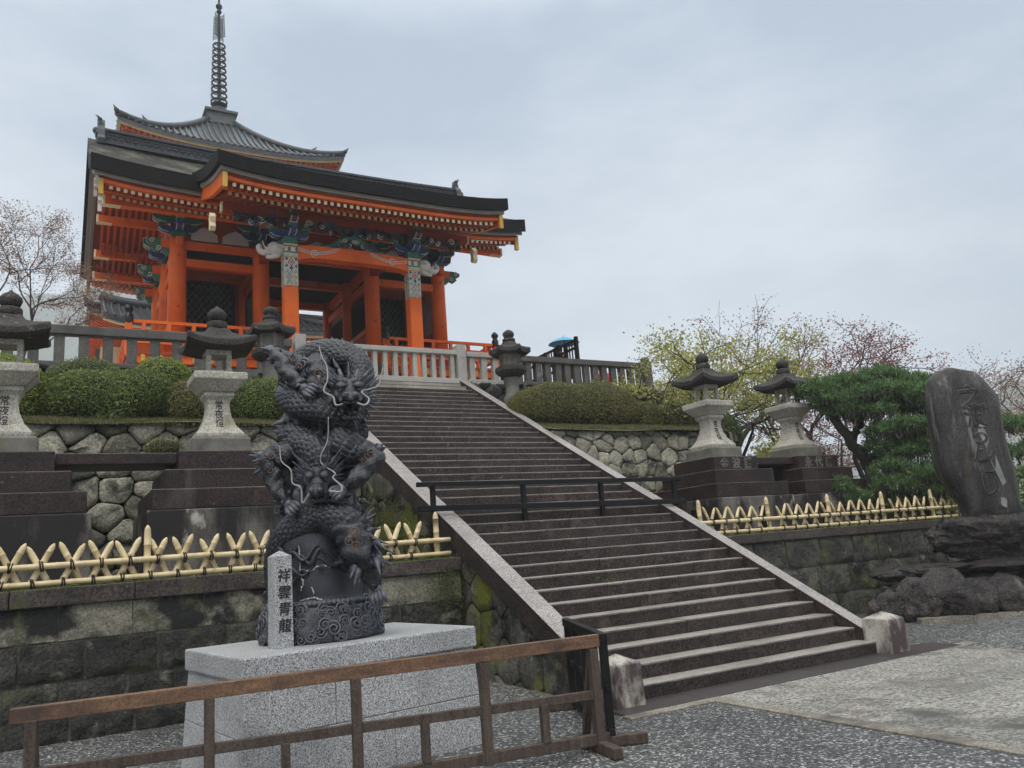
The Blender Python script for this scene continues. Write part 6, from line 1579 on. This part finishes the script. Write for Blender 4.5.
# grass fringes and moss
def grass_strip(name, x0, x1, y0, y1, zf, n, h, matl):
    P = np.stack([rng.uniform(x0, x1, n), rng.uniform(y0, y1, n)], 1); z = np.array([zf(*p) for p in P])
    hh = h*rng.uniform(.5, 1.3, n); a = rng.uniform(0, 2*math.pi, n); w = .006+.004*rng.uniform(size=n); lean = rng.normal(size=(n, 2))*.4
    dx = np.stack([np.cos(a)*w, np.sin(a)*w], 1)
    B0 = np.column_stack([P-dx, z]); B1 = np.column_stack([P+dx, z]); T0 = np.column_stack([P+dx*.2+lean*hh[:, None], z+hh]); T1 = np.column_stack([P-dx*.2+lean*hh[:, None], z+hh])
    return tag(quads(np.stack([B0, B1, T0, T1], 1), name, matl), None, None, None, 'stuff')
zs_ = lambda x, y: 4.17+(y-7.42)*.25
grass_strip('grass', -14, -4.3, 7.4, 8.9, zs_, 26000, .07, 'grass')
grass_strip('grass', .3, 5.4, 7.4, 8.9, zs_, 16000, .06, 'grass')
grass_strip('moss', -15, -4.3, 3.32, 3.75, lambda x, y: 1.6, 26000, .028, 'moss')
grass_strip('moss', .4, 11, 3.34, 3.75, lambda x, y: 1.6, 16000, .025, 'moss')
grass_strip('grass', .4, 14, 3.8, 6.5, lambda x, y: 1.56, 16000, .12, 'grass')
tag(quads(leafquads(np.array([(-8.45, 8.1, 4.4)])+rng.normal(size=(260, 3))*np.array([.16, .1, .09]), .12, None, 0, .18), 'grass_tuft', 'shrub_green', None, (-8.45, 8.1, 4.35)), 'bright grass tuft at the foot of the large azalea mound', 'grass tuft', None, 'stuff')
mv = np.concatenate([np.column_stack([rng.normal(-4.5, .16, 900), np.full(900, 3.29)+rng.normal(size=900)*.02, rng.uniform(.25, 1.42, 900)]), np.column_stack([np.full(1500, -4.262)+rng.normal(size=1500)*.012, rng.uniform(3.5, 7.0, 1500), rng.uniform(1.65, 2.9, 1500)])])
mv = mv[(mv[:, 1] < 3.4) | (mv[:, 2] < .16+.519*mv[:, 1]-.4)]
tag(quads(leafquads(np.repeat(mv, 4, 0)+rng.normal(size=(len(mv)*4, 3))*np.array([.05, .012, .05]), .02, None, 0, .8), 'wall_moss', 'moss'), None, None, None, 'stuff')
gt = np.array([(-2.62, 2.09, 1.14)])+rng.normal(size=(70, 3))*np.array([.09, .02, .03]); tag(quads(leafquads(gt, .05, None, 0, .25), 'weed_tuft', 'shrub_green', None, (-2.62, 2.09, 1.12)), 'tiny green weed sprouting from a joint of the stairs', 'weed', None, 'stuff')
fl = np.column_stack([rng.uniform(-9, 3, 60), rng.uniform(-5, 2.8, 60), np.full(60, .022)]); fl = fl[(np.abs(fl[:, 0]+2) > 2.6) | (fl[:, 1] < -.5)]
tag(quads(leafquads(fl, .045, np.array([0, 0, 1.0]), .9, .7), 'fallen_leaves', 'cherry'), None, None, None, 'stuff')

# ================================================================ trees
def tree(name, label, cat, base, h, spread, leafm, nleaf, leaf=.1, seed=1, levels=4, r0=.16, trunk=.2, stems=1, up=.55, flat=.35, group=None, cl=.5, leafsp=.28, lean=(0, 0), droop=0, zmin=0):
    g = np.random.default_rng(seed); b = MB(); tips = []
    t = thing(name, label, cat, tuple(base), group)
    def grow(p, d, L_, r_, lv):
        n = 5; pts = [p]; dd = d.copy()
        for i in range(n):
            dd = dd+g.normal(size=3)*.16+np.array([0, 0, .05-droop*lv*.05]); dd /= np.linalg.norm(dd); pts.append(pts[-1]+dd*L_/n)
        b.tube(pts, [r_*(1-.45*i/n) for i in range(n+1)], 8 if lv < 2 else 5, cap=False)
        if lv >= 2: tips.extend((q, lv) for q in pts[2:])
        if lv >= levels: return
        k = int(g.integers(2, 4)) if lv < 3 else 3
        a0 = g.uniform(0, 6.28)
        for i in range(k):
            a = a0+i*2*math.pi/k+g.normal()*.4; side = np.array([math.cos(a), math.sin(a), 0])
            nd = dd*(up+.3)+side*spread+np.array([0, 0, .12 if lv < 2 else -.0]); nd[2] *= (1-flat*.5*(lv > 0)); nd /= np.linalg.norm(nd)
            q = pts[int(g.integers(3, n+1))] if i else pts[-1]
            grow(q, nd, L_*g.uniform(.62, .88), r_*.58, lv+1)
    for s_ in range(stems):
        a = g.uniform(0, 6.28)+s_*2*math.pi/stems; d = np.array([math.cos(a)*.35*(stems > 1)+lean[0], math.sin(a)*.35*(stems > 1)+lean[1], 1.0]); d /= np.linalg.norm(d)
        grow(np.array(base, float)+np.array([math.cos(a), math.sin(a), 0])*.1*(stems > 1), d, h*trunk*g.uniform(.85, 1.1), r0, 0)
    b.build('trunk', 'bark_tree', t)
    T = np.array([q for q, lv in tips]); w = np.array([1.0+.6*(lv >= levels) for q, lv in tips]); keep = g.uniform(size=len(T)) < cl; T, w = T[keep], w[keep]
    idx = g.choice(len(T), nleaf, p=w/w.sum()); P = T[idx]+g.normal(size=(nleaf, 3))*leafsp*np.array([1, 1, .55]); P = P[P[:, 2] > base[2]+zmin+g.normal(size=nleaf)*.5]
    quads(leafquads(P, leaf, np.array([0, 0, 1.0]), .3, .75), 'crown', leafm, t)
    return t
def gpt(px, py, dpt, z):
    p = sight(px, py, dpt); return (float(p[0]), float(p[1]), z)
tree('maple_tree', 'wide yellow green maple with sparse spring leaves behind the two tall lanterns', 'tree', gpt(733, 450, 22.5, 1.5), 9.3, .95, 'maple_yellow', 30000, .075, 21, 5, .17, .25, 3, .5, .55, None, .8, .2, zmin=3.9)
tree('maple_tree', 'red leaved maple rising behind the pine tree', 'tree', gpt(915, 470, 27, .9), 9.3, .85, 'maple_red', 17000, .07, 8, 5, .16, .27, 2, .6, .5, None, .7, .2, lean=(-.15, .1))
tree('maple_tree', 'small red maple between the yellow maple and the pine', 'tree', gpt(815, 480, 29, .9), 9.0, .65, 'maple_red', 6000, .075, 15, 5, .14, .3, 2, .6, .5, None, .6, .2, lean=(.1, .0))
tree('cherry_tree', 'pale pink cherry tree at the right border behind the standing stone', 'tree', gpt(1050, 480, 30, .9), 10.2, .75, 'cherry', 16000, .07, 9, 5, .16, .25, 2, .55, .5, None, .7, .25)
tree('cherry_tree', 'cherry tree with sparse pink buds behind the balustrade at the left border', 'tree', gpt(8, 345, 22.5, 6.0), 8.8, .72, 'cherry', 22000, .05, 6, 5, .09, .27, 2, .85, .15, None, .9, .14, lean=(-.05, 0))
# pine: horizontal cloud pads of needles on crooked limbs
def pine(label, base, limbs, pads, seed=3, r0=.17):
    g = np.random.default_rng(seed); t = thing('pine_tree', label, 'tree', tuple(base)); b = MB()
    for pts, ra, rb in limbs:
        S = spline(pts, 26)+g.normal(size=(26, 3))*.025; b.tube(S, np.linspace(ra, rb, 26), 9)
    V = []
    for c, rx, rz, n in pads:
        c = np.array(c)
        for k in range(n):
            a = g.uniform(0, 6.28); q = math.sqrt(g.uniform()); p = c+np.array([rx*q*math.cos(a), rx*q*math.sin(a)*.9, rz*(1-q*q)*g.uniform(-.15, 1)])+g.normal(size=3)*.05
            b.tube([p-np.array([0, 0, .16]), p], [.012, .006], 4, cap=False)
            m_ = 16; d = g.normal(size=(m_, 3))+np.array([0, 0, 1.1]); d /= np.linalg.norm(d, axis=1, keepdims=True)
            s_ = np.cross(d, g.normal(size=(m_, 3))); s_ /= np.linalg.norm(s_, axis=1, keepdims=True)
            L_ = g.uniform(.1, .17, m_)[:, None]; V.append(np.stack([p-s_*.009, p+s_*.009, p+d*L_+s_*.004, p+d*L_-s_*.004], 1))
    b.build('trunk', 'bark_tree', t); quads(np.concatenate(V), 'needles', 'pine', t); return t
PB = gpt(868, 505, 18.5, 1.5); PB = np.array(PB)
def pp(px, py, d): return sight(px, py, d)
limbs = [([PB, pp(872, 480, 18.6), pp(862, 455, 18.5), pp(843, 430, 18.3), pp(826, 405, 18.2), pp(815, 392, 18.1)], .17, .06),
         ([pp(866, 462, 18.5), pp(890, 440, 18.7), pp(900, 415, 18.8), pp(925, 395, 18.9), pp(950, 388, 19)], .1, .04),
         ([pp(850, 440, 18.4), pp(862, 420, 18.7), pp(868, 395, 19), pp(880, 382, 19.2)], .08, .04),
         ([pp(873, 478, 18.6), pp(905, 478, 18.2), pp(935, 472, 18.0)], .08, .03),
         ([pp(888, 442, 18.7), pp(930, 432, 18.3), pp(955, 425, 18.2)], .06, .03),
         ([pp(870, 425, 18.6), pp(915, 420, 18.2), pp(945, 430, 18.0), pp(985, 425, 18.2)], .07, .03),
         ([pp(870, 495, 18.6), pp(850, 500, 18.0), pp(835, 492, 17.8)], .06, .03), ([pp(905, 420, 18.8), pp(960, 410, 19.5), pp(1010, 420, 19.6)], .07, .03)]
pads = []
for px, py, d, rx, n in ((842, 412, 18.0, .5, 120), (872, 415, 18.2, .55, 140), (850, 398, 18.0, .5, 140), (882, 392, 18.4, .6, 160), (912, 396, 18.4, .6, 160), (888, 432, 18.0, .5, 110), (905, 455, 18.1, .5, 110), (925, 450, 18.1, .45, 100), (880, 450, 18.2, .4, 80)): pads.append((pp(px, py, d), rx, .26, n))
for px, py, d, rx, n in ((818, 392, 18.1, .55, 150), (845, 386, 18.3, .6, 170), (875, 380, 19.0, .7, 220), (905, 385, 19.0, .7, 210), (935, 388, 19.0, .6, 170), (830, 402, 17.9, .45, 110), (860, 398, 18.4, .6, 170), (895, 402, 18.5, .6, 160), (925, 408, 18.6, .6, 150),
                         (905, 428, 18.0, .5, 120), (935, 432, 18.0, .5, 130), (915, 448, 18.2, .5, 110), (890, 470, 17.9, .45, 100), (915, 478, 17.9, .6, 150), (938, 470, 18.0, .5, 120), (895, 488, 17.8, .5, 130), (930, 492, 18, .55, 140), (835, 490, 17.8, .4, 80), (850, 500, 17.8, .4, 90), (1000, 428, 19.5, .7, 150), (1020, 455, 19.3, .7, 150), (1010, 480, 19.2, .6, 140)):
    pads.append((pp(px, py, d), rx, .26, int(n*1.15)))
pine('dark green pine with layered needle pads and crooked limbs beside the standing stone', PB, limbs, pads)
def bush(label, c, d, matl, n, leaf, seed, name='shrub'):
    g = np.random.default_rng(seed); P = []
    for k in range(14):
        q = np.array(c)+g.normal(size=3)*np.array(d)*.3; P.append(q+g.normal(size=(n//14, 3))*np.array(d)*.17)
    P = np.concatenate(P); t = thing(name, label, 'shrub', (c[0], c[1], c[2]-d[2]*.5))
    b = MB()
    for k in range(7): b.tube([np.array(c)-[0, 0, d[2]*.55], np.array(c)+g.normal(size=3)*np.array(d)*.25], [.02, .006], 5)
    b.build('stem', 'bark_tree', t); quads(leafquads(P, leaf, None, 0, .7), 'foliage', matl, t); return t
bush('olive shrubbery behind the bamboo fence under the pine', gpt(900, 505, 20.5, 2.0), (3.2, 1.6, 1.3), 'shrub_green', 5000, .1, 31)
bush('yellowish shrub left of the standing stone behind the bamboo fence', gpt(925, 505, 20.5, 2.0), (2.0, 1.2, .9), 'grass', 2600, .09, 32)
bush('green shrub behind the bamboo fence beside the lantern pedestal', gpt(835, 510, 21, 1.9), (2.2, 1.5, 1.3), 'shrub_green', 3600, .1, 33)
bush('pale yellow green shrub between the two tall lanterns on the right', gpt(762, 450, 21.5, 3.2), (1.2, 1.2, .9), 'maple_yellow', 1200, .12, 34)
bush('dark shrub between the rocks and the pine at the right border', gpt(1000, 490, 18, 2.0), (2.6, 1.5, 1.6), 'shrub_green', 3600, .1, 35)

# ================================================================ people behind the right balustrade
def person(label, x, y, z0, rz, coat, hair_m, arm=None):
    t = thing('person', label, 'person', (x, y, z0)); co, si = math.cos(rz), math.sin(rz)
    Wp = lambda a, b_, c_: (x+a*co-b_*si, y+a*si+b_*co, z0+c_)
    me = bpy.data.meshes.new('body')
    V = [(0, 0, .95), (0, 0, 1.15), (0, 0, 1.38), (0, -.01, 1.5), (0, -.03, 1.62), (0, -.03, 1.7)]
    r_ = [.15, .14, .16, .06, .1, .085]; E_ = [(0, 1), (1, 2), (2, 3), (3, 4), (4, 5)]
    for s_ in (-1, 1):
        k = len(V); V += [(s_*.1, 0, .88), (s_*.11, -.02, .5), (s_*.11, .02, .09), (s_*.12, -.14, .04)]; r_ += [.09, .065, .045, .04]; E_ += [(0, k), (k, k+1), (k+1, k+2), (k+2, k+3)]
        k = len(V)
        if arm and s_ == 1: V += [(.2, 0, 1.4), (.26, -.06, 1.16), (.16, -.24, 1.3), (.14, -.28, 1.36)]
        else: V += [(s_*.2, 0, 1.4), (s_*.25, .02, 1.13), (s_*.25, -.06, .88), (s_*.25, -.09, .8)]
        r_ += [.06, .048, .038, .04]; E_ += [(2, k), (k, k+1), (k+1, k+2), (k+2, k+3)]
    me.from_pydata([(a*co-b_*si, a*si+b_*co, c_) for a, b_, c_ in V], E_, []); o = bpy.data.objects.new('body', me); COL.objects.link(o); o.parent = t
    sk = o.modifiers.new('skin', 'SKIN'); sv = me.skin_vertices[0].data
    for i, q in enumerate(r_): sv[i].radius = (q, q*.85)
    sv[0].use_root = True; ss = o.modifiers.new('sub', 'SUBSURF'); ss.levels = 2; ss.render_levels = 2; me.materials.append(M['skin'])
    b = MB(); b.lathe([(.19, 0), (.185, .2), (.17, .4), (.2, .56), (.17, .66), (.08, .71)], 18, Wp(0, 0, .72)); 
    for s_ in (-1, 1):
        if arm and s_ == 1: b.tube([Wp(.17, 0, 1.4), Wp(.26, -.06, 1.16), Wp(.17, -.22, 1.28)], [.085, .075, .06], 10)
        else: b.tube([Wp(s_*.17, 0, 1.4), Wp(s_*.25, .02, 1.13), Wp(s_*.25, -.05, .9)], [.085, .075, .06], 10)
    b.build('coat', coat, t)
    b = MB()
    for s_ in (-1, 1): b.tube([Wp(s_*.09, 0, .9), Wp(s_*.11, -.02, .5), Wp(s_*.11, .01, .1)], [.115, .085, .07], 10)
    b.build('trousers', 'black_lacquer', t)
    b = MB(); b.lathe([(.112, 0), (.12, .08), (.105, .15), (.06, .19), (.01, .2)], 14, Wp(0, .0, 1.6)); b.build('hair', hair_m, t)
    b = MB(); 
    b.lathe([(.001, -.02), (.018, 0), (.001, .02)], 6, Wp(0, -.135, 1.615)); b.build('nose', 'skin', o)
    return t
M['skin'] = mat('skin', (.55, .34, .25), None, 4, .6, 0); M['cloth_red'] = mat('cloth_red', (.45, .04, .05), None, 6, .8, .1); M['cloth_dark'] = mat('cloth_dark', (.03, .03, .04), None, 6, .8, .1)
M['umbrella_blue'] = mat('umbrella_blue', (.05, .38, .62), (.04, .32, .56), 3, .45, .05)
person('person in a red jacket half hidden behind the dark balustrade', 5.75, 13.0, ZC-.6, 2.9, 'cloth_red', 'cloth_dark')
person('person in dark clothing holding up the blue umbrella behind the balustrade', 4.42, 13.3, ZC-.05, 2.7, 'cloth_dark', 'cloth_dark', True)
um = thing('umbrella', 'open light blue umbrella held above the dark balustrade', 'umbrella', (4.5, 13.1, ZC+1.05))
b = MB(); n = 48; vs = []
for i in range(9):
    q = i/8
    for j in range(n):
        th = 2*math.pi*j/n; rr = .5*q*(1-.05*(1-abs(math.cos(4*th)))*q); vs.append((4.5+rr*math.cos(th), 13.1+rr*math.sin(th), ZC+1.95-.2*q**1.8-.0*q))
b.add(vs, [(i*n+j, i*n+(j+1) % n, (i+1)*n+(j+1) % n, (i+1)*n+j) for i in range(8) for j in range(n)], 0, True); b.build('canopy', 'umbrella_blue', um)
b = MB(); b.tube([(4.5, 13.1, ZC+1.0), (4.5, 13.1, ZC+2.02)], .009, 8); b.build('shaft', 'black_lacquer', um)
b = MB()
for j in range(8):
    a = R(45*j); b.tube([(4.5, 13.1, ZC+1.93), (4.5+.48*math.cos(a), 13.1+.48*math.sin(a), ZC+1.745)], .005, 5)
b.build('ribs', 'black_lacquer', um)
lf = thing('lattice_fence', 'dark wooden lattice fence running back from the dark balustrade near the umbrella', 'fence', (4.2, 14, ZC))
x = 4.2
for z in (7.68, 7.45, 7.0, 6.6): b = MB(); b.beam((x, 11.95, z), (x, 18.5, z+.0), .06, .07); b.build('rail', 'wood_black', lf)
for k in range(12):
    y = 12.0+k*.58; b = MB(); b.bx(x-.045, x+.045, y-.05, y+.05, ZC, 7.78 if k == 0 else 7.72); b.build('post', 'wood_black', lf)
for k in range(44): y = 12.1+k*.145; b = MB(); b.bx(x-.015, x+.015, y-.018, y+.018, 6.6, 7.68); b.build('slat', 'wood_black', lf)
